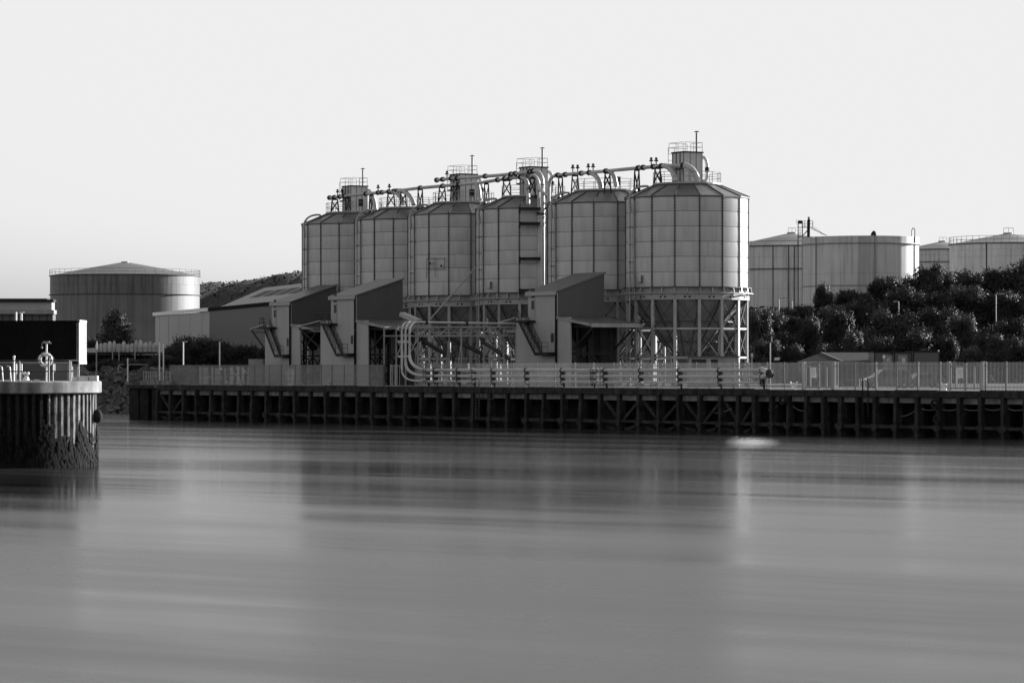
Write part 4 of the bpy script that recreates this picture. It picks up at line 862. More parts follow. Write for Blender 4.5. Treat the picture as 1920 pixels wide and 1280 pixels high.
# dark container on a trailer frame
t = thing('cargo_container', 'dark corrugated container standing raised on the pier at the left edge', 'container', V(P(40, 691, 193).x, 193, PT))
zb_, zt_ = zat(682, 193), zat(601, 193); x1 = P(148, 691, 192.4).x; x0 = x1 - 12.0; y0, y1 = 192.4, 194.85
A_ = R(-2.5); ca, sa = math.cos(A_), math.sin(A_); O_ = V(x1, y0, 0)
def ct(a, b_, z): return V(O_.x + a * ca - b_ * sa, O_.y + a * sa + b_ * ca, z)
mb = MB(); n = 44; pts = []
for k in range(n):
    a = -12 + 12 * k / n; st = 12 / n
    pts += [(a, .03), (a + st * .35, .03), (a + st * .5, .0), (a + st * .85, .0)]
pts.append((0, .03))
for k in range(len(pts) - 1): mb.poly(ct(pts[k][0], pts[k][1], zb_ + .15), ct(pts[k + 1][0], pts[k + 1][1], zb_ + .15), ct(pts[k + 1][0], pts[k + 1][1], zt_ - .1), ct(pts[k][0], pts[k][1], zt_ - .1))
mb.build('side_panel', M['box'], t)
mb = MB(); mb.slab([ct(-12, .06, zb_ + .1), ct(-.06, .06, zb_ + .1), ct(-.06, 2.38, zb_ + .1), ct(-12, 2.38, zb_ + .1)], zt_ - zb_ - .16); mb.build('body', M['box'], t)
mb = MB(); n = 12
for k in range(n):
    a, b_ = .1 + 2.24 * k / n, .1 + 2.24 * (k + .8) / n; mb.slab([ct(-.06, a, zb_ + .15), ct(0, a + .03, zb_ + .15), ct(0, b_ - .03, zb_ + .15), ct(-.06, b_, zb_ + .15)], zt_ - zb_ - .25)
mb.build('end_panel', M['boxl'], t, label='sunlit pale corrugated end')
for z in (zb_, zt_ - .12): mb = MB(); mb.slab([ct(-12.02, -.02, z), ct(.03, -.02, z), ct(.03, .1, z), ct(-12.02, .1, z)], .15 if z == zb_ else .12); mb.build('side_rail', M['box'], t)
for z in (zb_, zt_ - .12): mb = MB(); mb.slab([ct(-.1, .11, z), ct(.04, .11, z), ct(.04, 2.44, z), ct(-.1, 2.44, z)], .15); mb.build('end_rail', M['white'], t)
for b_ in (.0, 2.32): mb = MB(); mb.slab([ct(-.14, b_, zb_ + .15), ct(.025, b_, zb_ + .15), ct(.025, b_ + .14, zb_ + .15), ct(-.14, b_ + .14, zb_ + .15)], zt_ - zb_ - .27); mb.build('corner_post', M['boxl'], t)
for a in (-.6, -6, -11.4):
    for b_ in (.3, 2.1): mb = MB(); mb.slab([ct(a - .15, b_, PT), ct(a + .15, b_, PT), ct(a + .15, b_ + .2, PT), ct(a - .15, b_ + .2, PT)], zb_ - PT); mb.build('support_leg', M['galv'], t)

# ------------------------------------------------------------------ storage tanks
def tank(px, Z, r, zg, ztop, roofh, label, m_low, m_up, nlow, nup, tiers_low, tiers_up, yl=None, rail=True, ledge=True, rim=True, apex=True, girder=False, mroof='troof'):
    c = P(px, HY, Z); c.z = zg; t = thing('storage_tank', label, 'storage tank', c, 'cylindrical storage tanks'); H = ztop - zg; zl = H * .5 if yl is None else yl - zg
    h1 = zl / tiers_low; h2 = (H - zl) / tiers_up
    me = panel_mesh('shell_plate', r, h1, 360 / nlow, M[m_low], .0, .012, 4, 1, 0, 0)
    for j in range(tiers_low):
        for k in range(nlow): inst('shell_plate', me, t, (0, 0, h1 * j), R(360 / nlow * (k + .5 * (j % 2) * (0 if ledge else 1))))
    me = panel_mesh('shell_plate', r + (.02 if ledge else 0), h2, 360 / nup, M[m_up], .0, .012, 4, 1, 0, 0)
    for j in range(tiers_up):
        for k in range(nup): inst('shell_plate', me, t, (0, 0, zl + h2 * j), R(360 / nup * (k + .5 * (j % 2))))
    mb = MB(); mb.lathe([(r - .15, 0), (r - .1, H - .02)], 64, c); mb.build('inner_shell', M['rib'], t)
    if ledge: mb = MB(); mb.lathe([(r - .05, zl - .09), (r + .3, zl - .09), (r + .3, zl + .03), (r - .05, zl + .03)], 72, c, closed=True); mb.build('ledge_ring', M['rib' if not girder else 'hop'], t)
    if rim: mb = MB(); mb.lathe([(r - .05, H - .18), (r + .22, H - .18), (r + .22, H - .02), (r - .05, H - .02)], 72, c, closed=True); mb.build('rim_ring', M['rib'], t)
    if apex:
        mb = MB(); mb.lathe([(r + .1, H), (r * .5, H + roofh * .56), (r * .08, H + roofh * .97), (0.001, H + roofh)], 64, c); mb.build('cone_roof', M[mroof], t, True)
        mb = MB(); mb.lathe([(.8, H + roofh * .9), (.8, H + roofh + .15), (.001, H + roofh + .2)], 16, c); mb.build('roof_hatch', M['hop'], t)
    else:
        mb = MB(); mb.lathe([(r - .2, H - 1.2), (.001, H - 1.0)], 48, c); mb.build('floating_roof', M['troof'], t)
    if rail:
        mb = MB()
        for z in (.55, 1.1): mb.torus(c + V(0, 0, H + z), V(1, 0, 0), V(0, 1, 0), r + .1, .035, 72, 4)
        for k in range(48): mb.bar(c + cyl(k * 7.5, r + .1, H), c + cyl(k * 7.5, r + .1, H + 1.15), .06)
        mb.build('railing', M['hop'], t)
    return t, c
tL, cL = tank(234.5, 640, 14.85, G, zat(513, 625), 2.7, 'wide storage tank with shallow cone roof behind the tree at the left', 'tankl', 'tankd', 60, 44, 3, 2, yl=zat(550, 625), mroof='tankl')
tB_, cB = tank(1613.5, 500, 9.05, 11.0, zat(442, 492), 0, 'open topped pale storage tank rising behind the trees', 'tank', 'tank', 24, 24, 3, 4, yl=zat(455, 492), rail=False, rim=False, apex=False, girder=True)
mb = MB(); H_ = zat(442, 492); mb.lathe([(.48, -.3), (.48, .25), (.3, .6), (0.001, .8)], 14, cB + cyl(8, 8.3, H_ - 11.0)); mb.build('roof_vent', M['dark'], tB_, True)
mb = MB()
for ps in (-55, 8, 60): mb.path([cB + cyl(ps, 9.15, .1), cB + cyl(ps, 9.15, H_ - 11)], .09, 6)
mb.torus(cB + V(0, 0, zat(535, 492) - 11), V(1, 0, 0), V(0, 1, 0), 9.12, .07, 64, 5); mb.build('cooling_pipe', M['hop'], tB_)
mb = MB(); mb.path([cB + cyl(62, 9.0, H_ - 11 - 1), cB + cyl(62, 9.0, H_ - 10.2)] + bez(cB + cyl(62, 9.0, H_ - 10.0), cB + cyl(62, 8.8, H_ - 9.3), cB + cyl(62, 8.5, H_ - 10), 5) + [cB + cyl(62, 8.5, H_ - 11)], .08, 6); mb.build('ladder_hoop', M['galv'], tB_)
tA, cA = tank(1485, 535, 10.6, 9.0, zat(459, 524.5), 2.35, 'cone roofed storage tank with dark streaked band beside the nearest silo', 'tank', 'tank', 20, 26, 4, 2, yl=zat(503, 524.5), rail=False)
mb = MB(); mb.torus(cA + V(0, 0, zat(451, 524) - 9), V(1, 0, 0), V(0, 1, 0), 10.4, .05, 64, 4)
for k in range(24): mb.bar(cA + cyl(k * 15, 10.4, zat(459, 524) - 9), cA + cyl(k * 15, 10.4, zat(451, 524) - 9), .07)
mb.build('edge_rail', M['hop'], tA)
mb = MB()
for ps in (-22, -8, 20, -3): mb.path([cA + cyl(ps, 10.7, .1), cA + cyl(ps, 10.7, zat(459, 524.5) - 9)], .08, 6)
mb.build('cooling_pipe', M['rib'], tA)
tC, cC = tank(1767, 640, 8.0, 12.0, zat(466, 632), 1.7, 'small far storage tank between the two larger ones on the right', 'tank', 'tank', 22, 22, 3, 2, yl=zat(490, 632), rail=False)
tD, cD = tank(1890, 525, 9.5, 11.0, zat(454, 516), 1.75, 'rust streaked storage tank with rail at the right edge', 'tank', 'tank', 26, 30, 3, 2, yl=zat(480, 516), rail=True, ledge=False)
mb = MB(); mb.path([cD + cyl(-30, 9.6, .2), cD + cyl(-30, 9.6, zat(454, 516) - 11)], .08, 6); mb.build('drain_pipe', M['dark'], tD)
for (tt, cc, px0, px1, y, Z) in ((tA, cA, 1478, 1492, 427.5, 535), (tC, cC, 1761, 1775, 445, 640), (tD, cD, 1882, 1900, 427.5, 525)):
    mb = MB(); a, b_ = P(px0, y, Z), P(px1, y, Z); mb.bar(a, b_, .07)
    for k in (0, .5, 1): q = a.lerp(b_, k); mb.bar(q, q + V(0, 0, -1.0), .06)
    mb.build('top_guard', M['hop'], tt)
# access tower with walkway between the two left tanks
t = thing('access_tower', 'dark steel access tower with platforms rising above the tanks', 'tower', P(1510, 580, 512)); Z = 512
def tw(x, y, dz=0): return P(x, y, Z + dz)
for x, y0 in ((1496.5, 414), (1504.5, 414), (1514, 414)):
    for dz in (0, 1.5): mb = MB(); mb.bar(V(tw(x, 500, dz).x, Z + dz, 11), tw(x, y0, dz), .14); mb.build('post', M['dark'], t)
for y in (427, 445):
    mb = MB(); mb.slab([tw(1495, y), tw(1524, y), tw(1524, y, 1.6), tw(1495, y, 1.6)], .12); mb.build('platform', M['dark'], t)
mb = MB(); mb.bar(tw(1515.5, 460, .7), tw(1516.5, 411, .7), .42); mb.bar(tw(1516.5, 411, .7), tw(1516.3, 406.5, .7), .2); mb.bar(tw(1514, 407.5, .7), tw(1518.5, 408.5, .7), .12); mb.build('mast', M['dark'], t)
mb = MB(); c = tw(1500, 416.5, .7); mb.obox(c, V(.28, 0, 0), V(0, .3, 0), V(0, 0, .26)); mb.build('control_box', M['dark'], t)
mb = MB()
for y in (414.5, 420, 424): mb.bar(tw(1505, y), tw(1512, y), .06); mb.bar(tw(1519, y if y != 424 else 426), tw(1524, y if y != 424 else 426), .06)
for y in (432, 437, 442): mb.bar(tw(1496.5, y), tw(1504.5, y), .06)
mb.bar(tw(1524, 414.5), tw(1524, 427), .1); mb.bar(tw(1500, 428), tw(1500, 446), .05); mb.bar(tw(1493.5, 412), tw(1493.5, 420), .05); mb.bar(tw(1506, 441), tw(1514, 432), .15); mb.bar(tw(1509, 414), tw(1509, 427), .08)
mb.build('guard_rail', M['dark'], t)
mb = MB(); mb.bar(tw(1521, 428), tw(1550, 441.5), .12); mb.bar(tw(1525, 428), tw(1543, 440), .05); mb.bar(tw(1526, 425), tw(1545, 440), .05); mb.build('walkway', M['galv'], t)

# ------------------------------------------------------------------ left background: warehouse, flat building, bags, poles
wA = P(291, 589, 544); wB = P(393, 580, 500); wC = P(510, 569, 455); wz = wB.z
wd_ = (wC - wB); wd_.z = 0; wd_.normalize(); wn = V(-wd_.y, wd_.x, 0)
if wn.x < 0: wn = -wn
t = thing('warehouse', 'long low warehouse with a panelled pale end left of the loading houses', 'warehouse', V(wB.x, wB.y, G))
E0 = V(wB.x, wB.y, G); E1 = E0 + wd_ * 70; L0 = V(wA.x, wA.y, G)
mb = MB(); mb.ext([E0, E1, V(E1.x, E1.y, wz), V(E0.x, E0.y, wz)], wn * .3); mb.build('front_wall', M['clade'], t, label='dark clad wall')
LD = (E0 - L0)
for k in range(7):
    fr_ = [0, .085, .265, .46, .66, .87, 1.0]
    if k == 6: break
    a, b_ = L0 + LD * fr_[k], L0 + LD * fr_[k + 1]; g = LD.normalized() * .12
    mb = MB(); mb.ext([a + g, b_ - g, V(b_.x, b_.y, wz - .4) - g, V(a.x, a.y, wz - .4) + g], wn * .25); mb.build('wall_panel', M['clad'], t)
mb = MB(); q = wn * .2; mb.ext([L0 + q, E0 + q, V(E0.x, E0.y, wz - .3) + q, V(L0.x, L0.y, wz - .3) + q], wn * .2); mb.build('backing_wall', M['dark'], t)
mb = MB(); a, b_ = V(L0.x, L0.y, wz) - LD.normalized() * .6, V(E0.x, E0.y, wz); mb.bar(a - wn * .15, b_ - wn * .15, .4, .55); mb.build('gutter', M['white'], t, label='white gutter over the pale panels')
mb = MB(); a, b_ = V(E0.x, E0.y, wz), V(E1.x, E1.y, wz); mb.bar(a - wn * .1, b_ - wn * .1, .3, .5); mb.build('gutter', M['black'], t)
r0 = E0 + wd_ * 7; r0.z = wz; rz_ = zat(541, 495)
mb = MB(); k1, k2 = r0 + wn * 7.3, r0 + wd_ * 62 + wn * 7.3; k1.z = k2.z = rz_; mb.slab([r0, r0 + wd_ * 62, k2, k1], .15); rf = mb.build('roof', M['droof'], t)
mb = MB(); k3, k4 = r0 + wn * 14.6, r0 + wd_ * 62 + wn * 14.6; mb.slab([k1, k2, k4, k3], .15); mb.build('roof', M['droof'], t)
for k in range(5):                                      # darker roof lights
    a = r0 + wd_ * (9 + k * 9); s_ = wn * 7.3; up = V(0, 0, rz_ - wz)
    p = [a + (s_ + up) * .42, a + wd_ * 6.5 + (s_ + up) * .42, a + wd_ * 6.5 + (s_ + up) * .75, a + (s_ + up) * .75]
    mb = MB(); mb.slab([v_ + V(0, 0, .155) for v_ in p], .04); mb.build('roof_light', M['dark'], rf)
mb = MB(); mb.ext([r0, k1, k3], wd_ * .2); mb.build('gable', M['cladd'], t)
for x, y, h in ((315, 622, 2.0), (351, 608, 1.3)):
    q = lp(L0, E0, x, y); mb = MB(); mb.ext([q - wn * .03, q + LD.normalized() * .35 - wn * .03, q + LD.normalized() * .35 + V(0, 0, h) - wn * .03, q + V(0, 0, h) - wn * .03], wn * .03); mb.build('wall_light', M['trim'], t)
# building with flat roof at the far left
t = thing('flat_building', 'flat roofed building with pale upper storey at the far left', 'building', P(40, 700, 560)); Zb = 560
def fb(x0, x1, y0, y1, m, n, dz=0, dep=3.5): mb = MB(); a, b_ = P(x0, y0, Zb + dz), P(x1, y1, Zb + dz); mb.box(a.x, b_.x, Zb + dz, Zb + dz + dep, b_.z, a.z); return mb.build(n, m, t)
fb(-120, 97, 566, 582, M['clad'], 'upper_wall'); fb(-130, 100, 561.5, 565.9, M['dark'], 'roof_edge', -.6); fb(-110, 88, 559.5, 561.4, M['dark'], 'parapet', 1)
fb(-125, 101, 581, 588.5, M['hop'], 'ledge', -1.0); fb(-115, 99, 588.6, 715, M['cladd'], 'lower_wall', .2)
for x in range(-80, 92, 14): fb(x, x + 1, 590, 640, M['dark'], 'wall_joint', .12, .06)
for i, (x, lab) in enumerate(((30, 'left of two short white vent pipes over the dark container'), (40, 'right of two short white vent pipes with a cross top over the dark container'))):
    mb = MB(); q = P(x, 598, 420); mb.tube(V(q.x, q.y, G), P(x, 585, 420), .14, 8); mb.bar(P(x - (1 if i == 0 else 3), 585.5, 420), P(x + (1 if i == 0 else 5), 585.5, 420), .15); solo(mb, 'vent_pipe', M['white'], lab, 'vent pipe', 'vent pipes behind the container')
# bulk bags on a dark rack
ZG = 470; random.seed(21)
t = thing('bag_rack', 'long dark storage rack holding pale bulk bags', 'rack', P(232, 712, ZG))
mb = MB(); a, b_ = P(163, 660.5, ZG), P(298, 658.5, ZG); mb.box(a.x, b_.x, ZG - 1.2, ZG + 1.2, b_.z - .35, b_.z - .1); mb.build('shelf', M['dark'], t)
for x in (181, 211, 223, 253, 297):
    mb = MB(); q = P(x, 650, ZG - 1.3); mb.bar(V(q.x, q.y, G), P(x, 645, ZG - 1.3), .14); mb.build('post', M['galv'], t)
mb = MB(); mb.bar(P(245, 650, ZG - 1.3), P(297, 650, ZG - 1.3), .12); mb.build('rail', M['galv'], t)
mb = MB(); a, b_ = P(163, 712, ZG + 1.2), P(298, 661, ZG + 1.2); mb.box(a.x, b_.x, ZG + 1.2, ZG + 1.5, a.z, b_.z - .4); mb.build('back_panel', M['black'], t)
x = 178.5; k = 0
while x < 292:
    wd = random.uniform(6.5, 10.5); top = 643.5 + random.uniform(-2.5, 2) - (2 if x > 250 else 0); zs = P(0, 659, ZG).z - .08; c = P(x + wd / 2, 659, ZG - .3); r = wd / 2 * ZG / F * 1.02; h = zat(top, ZG) - zs
    mb = MB(); mb.lathe([(r * .9, 0), (r * 1.04, .2 * h), (r * 1.05, .55 * h), (r * .98, .8 * h), (r * .72, .95 * h), (r * .4, h * random.uniform(.96, 1.12)), (.001, h * .97)], 8, V(c.x, c.y, zs), off=R(22.5 + random.uniform(-9, 9)))
    solo(mb, 'bulk_bag', M['bag'], ORD[k] + ' white bulk bag from the left on the dark rack', 'bag', 'white bulk bags on the rack', True); x += wd; k += 1
mb = MB(); q = P(171, 657, 465); mb.box(q.x - .9, q.x + .8, 464, 466, q.z - .3, q.z + .35); solo(mb, 'white_tray', M['bag'], 'low white tray between the container and the bags', 'tray')
for i, (x, y0, y1, Z, lab) in enumerate(((299, 641, 697, 425, 'tall white pole at the right end of the bag rack'), (306.5, 644, 694, 425, 'white pole just right of the tall one by the bag rack'), (239.5, 671, 704, 420, 'short white pole standing on the rock bank'), (343.5, 641, 697, 408, 'white pole with a small arm in front of the dark bush'), (412, 641, 697, 404, 'white pole in front of the rounded bush'), (181, 640, 695, 428, 'thin grey pole beside the dark container'))):
    mb = MB(); b_ = P(x, y1, Z); mb.tube(V(b_.x, b_.y, G if i != 2 else b_.z - .8), P(x, y0, Z), .085, 8)
    if i == 3: mb.bar(P(x - 2, y0 - .5, Z), P(x + 7, y0 - .5, Z), .08)
    solo(mb, 'pole', M['white'] if i != 5 else M['galv'], lab, 'pole', 'poles behind the left quay')
# stacked white crates behind the mesh fence
random.seed(4)
for i, (x, wd, y0) in enumerate(((431, 6, 687.5), (444, 4.5, 687.5), (453, 4.5, 688), (464, 4.5, 687.5), (473, 6, 687.5), (371, 8, 688), (381, 9, 688.5), (394, 6, 688), (403, 7, 690), (417, 6, 689))):
    Z = 402; a, b_ = P(x, 711, Z), P(x + wd, y0, Z); hh = b_.z - G - .15; mb = MB(); mb.box(a.x, b_.x, Z, Z + 1, G + .15, G + .15 + hh * .46); mb.box(a.x + .02, b_.x - .03, Z + .03, Z + .96, G + .2 + hh * .47, b_.z); mb.box(a.x, b_.x, Z, Z + 1, G, G + .14)
    solo(mb, 'crate_stack', M['white'] if i < 5 else M['trim'], ORD[(i + 5) % 10] + ' narrow white crate stack from the left behind the mesh fence', 'crate stack', 'crate stacks behind the mesh fence')
mb = MB(); a, b_ = P(467, 700, 400), P(494, 673, 400); mb.box(a.x, b_.x, 399, 402, G, b_.z); solo(mb, 'skip_box', M['hop'], 'grey metal box behind the fence left of the left loading house', 'box')
for i, (x, lab) in enumerate(((228, 'left hoop barrier at the top of the rock bank'), (246, 'right hoop barrier at the top of the rock bank'))):
    mb = MB(); Z = 428; mb.path([P(x - 6, 697, Z)] + bez(P(x - 6, 688, Z), P(x - 5, 682, Z), P(x + 1, 683, Z), 5) + [P(x + (5 if i == 0 else 30), 683.5, Z)], .07, 6); solo(mb, 'hoop_barrier', M['galv'], lab, 'barrier', 'hoop barriers on the bank')

# ------------------------------------------------------------------ right yard: cabins, shed, vehicles, lamps
t = thing('hip_shed', 'low shed with a grey hipped roof behind the left gate', 'shed', P(1570, 715, 352))
zr_, ze = zat(660.5, 356), zat(677.5, 352)
c1 = P(1496, 677, 352); c2 = P(1580, 678, 347); c1.z = c2.z = ze; rd0 = P(1540, 660.5, 356); rd0.z = zr_
dirr = V(.95, .31, 0); c3 = c2 + dirr * 9.5; rd1 = rd0 + dirr * 9.0; c4 = c1 + dirr * 9.5 + V(0, 3, 0)
mb = MB(); mb.poly(c1, c2, rd0); mb.poly(c2, c3, rd1, rd0); mb.poly(c3, c4, rd1); mb.poly(c4, c1, rd0, rd1); mb.poly(c1, c4, c3, c2); mb.build('roof', M['shedr'], t)
mb = MB(); mb.bar(c2, rd0, .09); mb.bar(c1 + V(0, 0, -.06), c2 + V(0, 0, -.06), .1, .16); mb.bar(c2 + V(0, 0, -.06), c3 + V(0, 0, -.06), .1, .16); mb.build('ridge_trim', M['galv'], t)
i1, i2, i3, i4 = [V(p.x, p.y, G) for p in (c1 + V(.6, .5, 0), c2 + V(-.1, .7, 0), c3 + V(-.5, .3, 0), c4)]
mb = MB(); mb.slab([i1, i2, i3, i4], ze - G - .1); mb.build('shade_block', M['box'], t)  # near-black block stands in for the shaded inside of the open shed
for i, (x0, x1, Z, lab) in enumerate(((1639, 1674, 344, 'dark site cabin with a round lamp and white notice, beside the hipped shed'), (1676, 1711, 343, 'dark site cabin with one white notice in the middle of the three'), (1712, 1762, 342, 'plain dark site cabin at the right of the three'))):
    a, b_ = P(x0, 660, Z), P(x1, 660, Z); zt = zat(659.5 if i < 2 else 658.5, Z); t = thing('site_cabin', lab, 'cabin', V((a.x + b_.x) / 2, Z + 1.2, G), 'dark site cabins in the yard')
    mb = MB(); mb.box(a.x, b_.x, Z, Z + 5.5, G + .02, zt - .12); bd = mb.build('body', M['cladd'], t)
    mb = MB(); mb.box(a.x - .05, b_.x + .05, Z - .06, Z + 5.55, zt - .115, zt); mb.build('roof', M['dark'], t)
    for xx in (a.x + .05, b_.x - .05): mb = MB(); mb.box(xx - .06, xx + .06, Z - .04, Z - .003, G + .05, zt - .12); mb.build('corner_post', M['dark'], t)
    if i < 2:
        q = P([1656, 1684][i], 0, Z).x; mb = MB(); mb.box(q, q + 1.0, Z - .05, Z - .003, G + .2, zt - .35); dr = mb.build('door', M['hop'], t)
        s0, s1 = [(1663, 1669), (1691.5, 1697)][i]; mb = MB(); a2, b2 = P(s0, 678, Z), P(s1, 671.5, Z); mb.box(a2.x, b2.x, Z - .075, Z - .055, a2.z, b2.z); sg = mb.build('notice', M['sign'], t)
        mb = MB(); mb.box(a2.x + .07, b2.x - .07, Z - .085, Z - .077, a2.z + .12, a2.z + .2); mb.build('print_line', M['dark'], sg)
        if i == 1: mb = MB(); a2, b2 = P(693, 681, Z), P(1696, 679, Z); mb.box(b2.x - .15, b2.x, Z - .075, Z - .055, a2.z, b2.z); mb.build('notice', M['sign'], t)
    if i == 0: mb = MB(); q = P(1657.5, 669.5, Z - .1); mb.ball(q, .17, 10, 6, 1.4); mb.build('bulkhead_lamp', M['white'], t, True)
    if i == 2: mb = MB(); q = P(1760, 657.5, Z); mb.obox(q, V(.08, 0, 0), V(0, .08, 0), V(0, 0, .1)); mb.build('alarm_lamp', M['white'], t)
# low control cabin beneath the nearest silo
Zs = 330; t = thing('control_cabin', 'low grey cabin with dark windows in front of the nearest silo', 'cabin', P(1330, 715, Zs))
a, b_ = P(1292, 669.5, Zs), P(1385, 669, Zs); zt = zat(667.5, Zs); mb = MB(); mb.box(a.x, b_.x, Zs, Zs + 3.2, G, zt - .15); mb.build('body', M['hop'], t)
mb = MB(); mb.box(a.x - .1, b_.x + .1, Zs - .15, Zs + 3.3, zt - .145, zt); mb.build('roof', M['cladd'], t)
for x0, x1 in ((1297, 1324), (1333, 1346)): mb = MB(); p, q = P(x0, 684, Zs), P(x1, 673.5, Zs); mb.box(p.x, q.x, Zs - .04, Zs - .004, p.z - .3, q.z); w_ = mb.build('window', M['glass'], t)
mb = MB(); p, q = P(1257, 672.5, Zs), P(1291, 668, Zs); mb.box(p.x, q.x, Zs + .1, Zs + 2.6, p.z, q.z); mb.bar(V(p.x + .1, Zs + .2, G), V(p.x + .1, Zs + .2, p.z), .12); mb.build('porch', M['galv'], t)
# parked cars behind the palisade
def car(cx, Z, lab, L_, H_, m, ang):
    base = P(cx, HY, Z); base.z = G; t = thing('parked_car', lab, 'car', base, 'cars parked behind the palisade fence'); ca, sa = math.cos(ang), math.sin(ang)
    def k(x, y, z): return base + V(x * ca - y * sa, x * sa + y * ca, z)
    prof = [(-L_ / 2, .35), (-L_ / 2, .75), (-L_ * .46, .95), (-L_ * .3, H_ * .62), (-L_ * .12, H_ * .98), (L_ * .18, H_), (L_ * .42, H_ * .93), (L_ * .48, H_ * .6), (L_ / 2, .7), (L_ / 2, .35)]
    mb = MB(); mb.box8([k(x, -.88, z) for x, z in prof], [k(x, .88, z) for x, z in prof]); mb.build('body', m, t)
    for x0, x1, z0, z1 in ((-L_ * .24, -L_ * .02, H_ * .62, H_ * .9), (0, L_ * .2, H_ * .62, H_ * .92), (L_ * .22, L_ * .4, H_ * .62, H_ * .88)):
        mb = MB(); mb.ext([k(x0 + .15, -.89, z0), k(x1, -.89, z0), k(x1 - .04, -.89, z1), k(x0 + .3, -.89, z1)], (k(0, -1, 0) - k(0, 0, 0)) * .02); mb.build('window', M['glass'], t)
    for x in (-L_ * .32, L_ * .32):
        for s_ in (-.8, .8):
            mb = MB(); mb.tube(k(x, s_ - .1, .33), k(x, s_ + .1, .33), .33, 14); wh = mb.build('wheel', M['rubber'], t, True); mb = MB(); mb.tube(k(x, s_ - .11, .33), k(x, s_ + .11, .33), .19, 10); mb.build('rim', M['galv'], wh)
    mb = MB(); mb.obox(k(L_ / 2 - .03, -.7, .75), V(.06, 0, 0), V(0, .12, 0), V(0, 0, .1)); mb.build('tail_lamp', M['white'], t)
car(1662, 312, 'tall pale estate car behind the fence between the gates', 4.7, 1.85, M['paint'], R(12)); car(1728, 318, 'lower car parked right of the tall estate car behind the fence', 4.3, 1.45, M['paint'], R(14))
# lamps
def lamp(x, y0, y1, Z, arm, lab, hd=.25):
    base = P(x, y1, Z); t = thing('street_lamp', lab, 'street lamp', base, 'street lamps on the embankment')
    mb = MB(); mb.path([base, P(x, y0 + 2, Z)] + bez(P(x, y0 + 1, Z), P(x, y0 - 1, Z), P(x + arm * .5, y0 - 1, Z), 4), [.1, .07] + [.06] * 5, 8); mb.build('column', M['galv'], t, True)
    mb = MB(); q = P(x + arm * .75, y0 - 1.2, Z); mb.obox(q, V(abs(arm) * .28 * Z / F, 0, .03), V(0, .15, 0), V(0, 0, .07)); mb.build('lantern', M['galv'], t)
lamp(1460.5, 559.5, 640, 462, 15, 'street lamp with arm to the right before the streaked tank'); lamp(1485, 565, 640, 470, -11, 'street lamp half hidden in the trees below the pale tank'); lamp(1685, 566, 650, 448, -9, 'street lamp standing over the middle bushes'); lamp(1867.5, 552, 655, 440, 14, 'tall sunlit street lamp at the right'); lamp(1857, 500, 570, 505, -6, 'small lamp among the trees before the rust streaked tank')
t = thing('camera_mast', 'thin mast with floodlights and a camera at the right end of the quay pipes', 'mast', wx(1444, 5.2, G)); q = wx(1444, 5.2, G); Zm = q.y
mb = MB(); mb.tube(q, P(1444, 642, Zm), .06, 8); mb.build('mast', M['galv'], t, True)
for x, m in ((1443, 'dark'), (1447, 'trim')): mb = MB(); mb.obox(P(x, 636, Zm), V(.07, 0, 0), V(0, .1, 0), V(0, 0, .25)); mb.build('camera', M[m], t)
mb = MB(); mb.bar(P(1432, 675.5, Zm), P(1459, 675.5, Zm), .07); mb.build('cross_arm', M['dark'], t)
for x, m in ((1434, 'dark'), (1457, 'trim')): mb = MB(); mb.obox(P(x, 672.5, Zm), V(.24, .05, 0), V(0, .15, 0), V(.04, 0, .13)); mb.build('floodlight', M[m], t)
mb = MB(); mb.obox(P(1410, 666, Zm + 40), V(.12, 0, 0), V(0, .1, 0), V(0, 0, .2)); mb.tube(P(1410, 666, Zm + 40), V(P(1410, 666, Zm + 40).x, Zm + 40, G), .04, 6); solo(mb, 'lamp_post', M['trim'], 'short lamp on a post at the foot of the nearest silo', 'lamp')

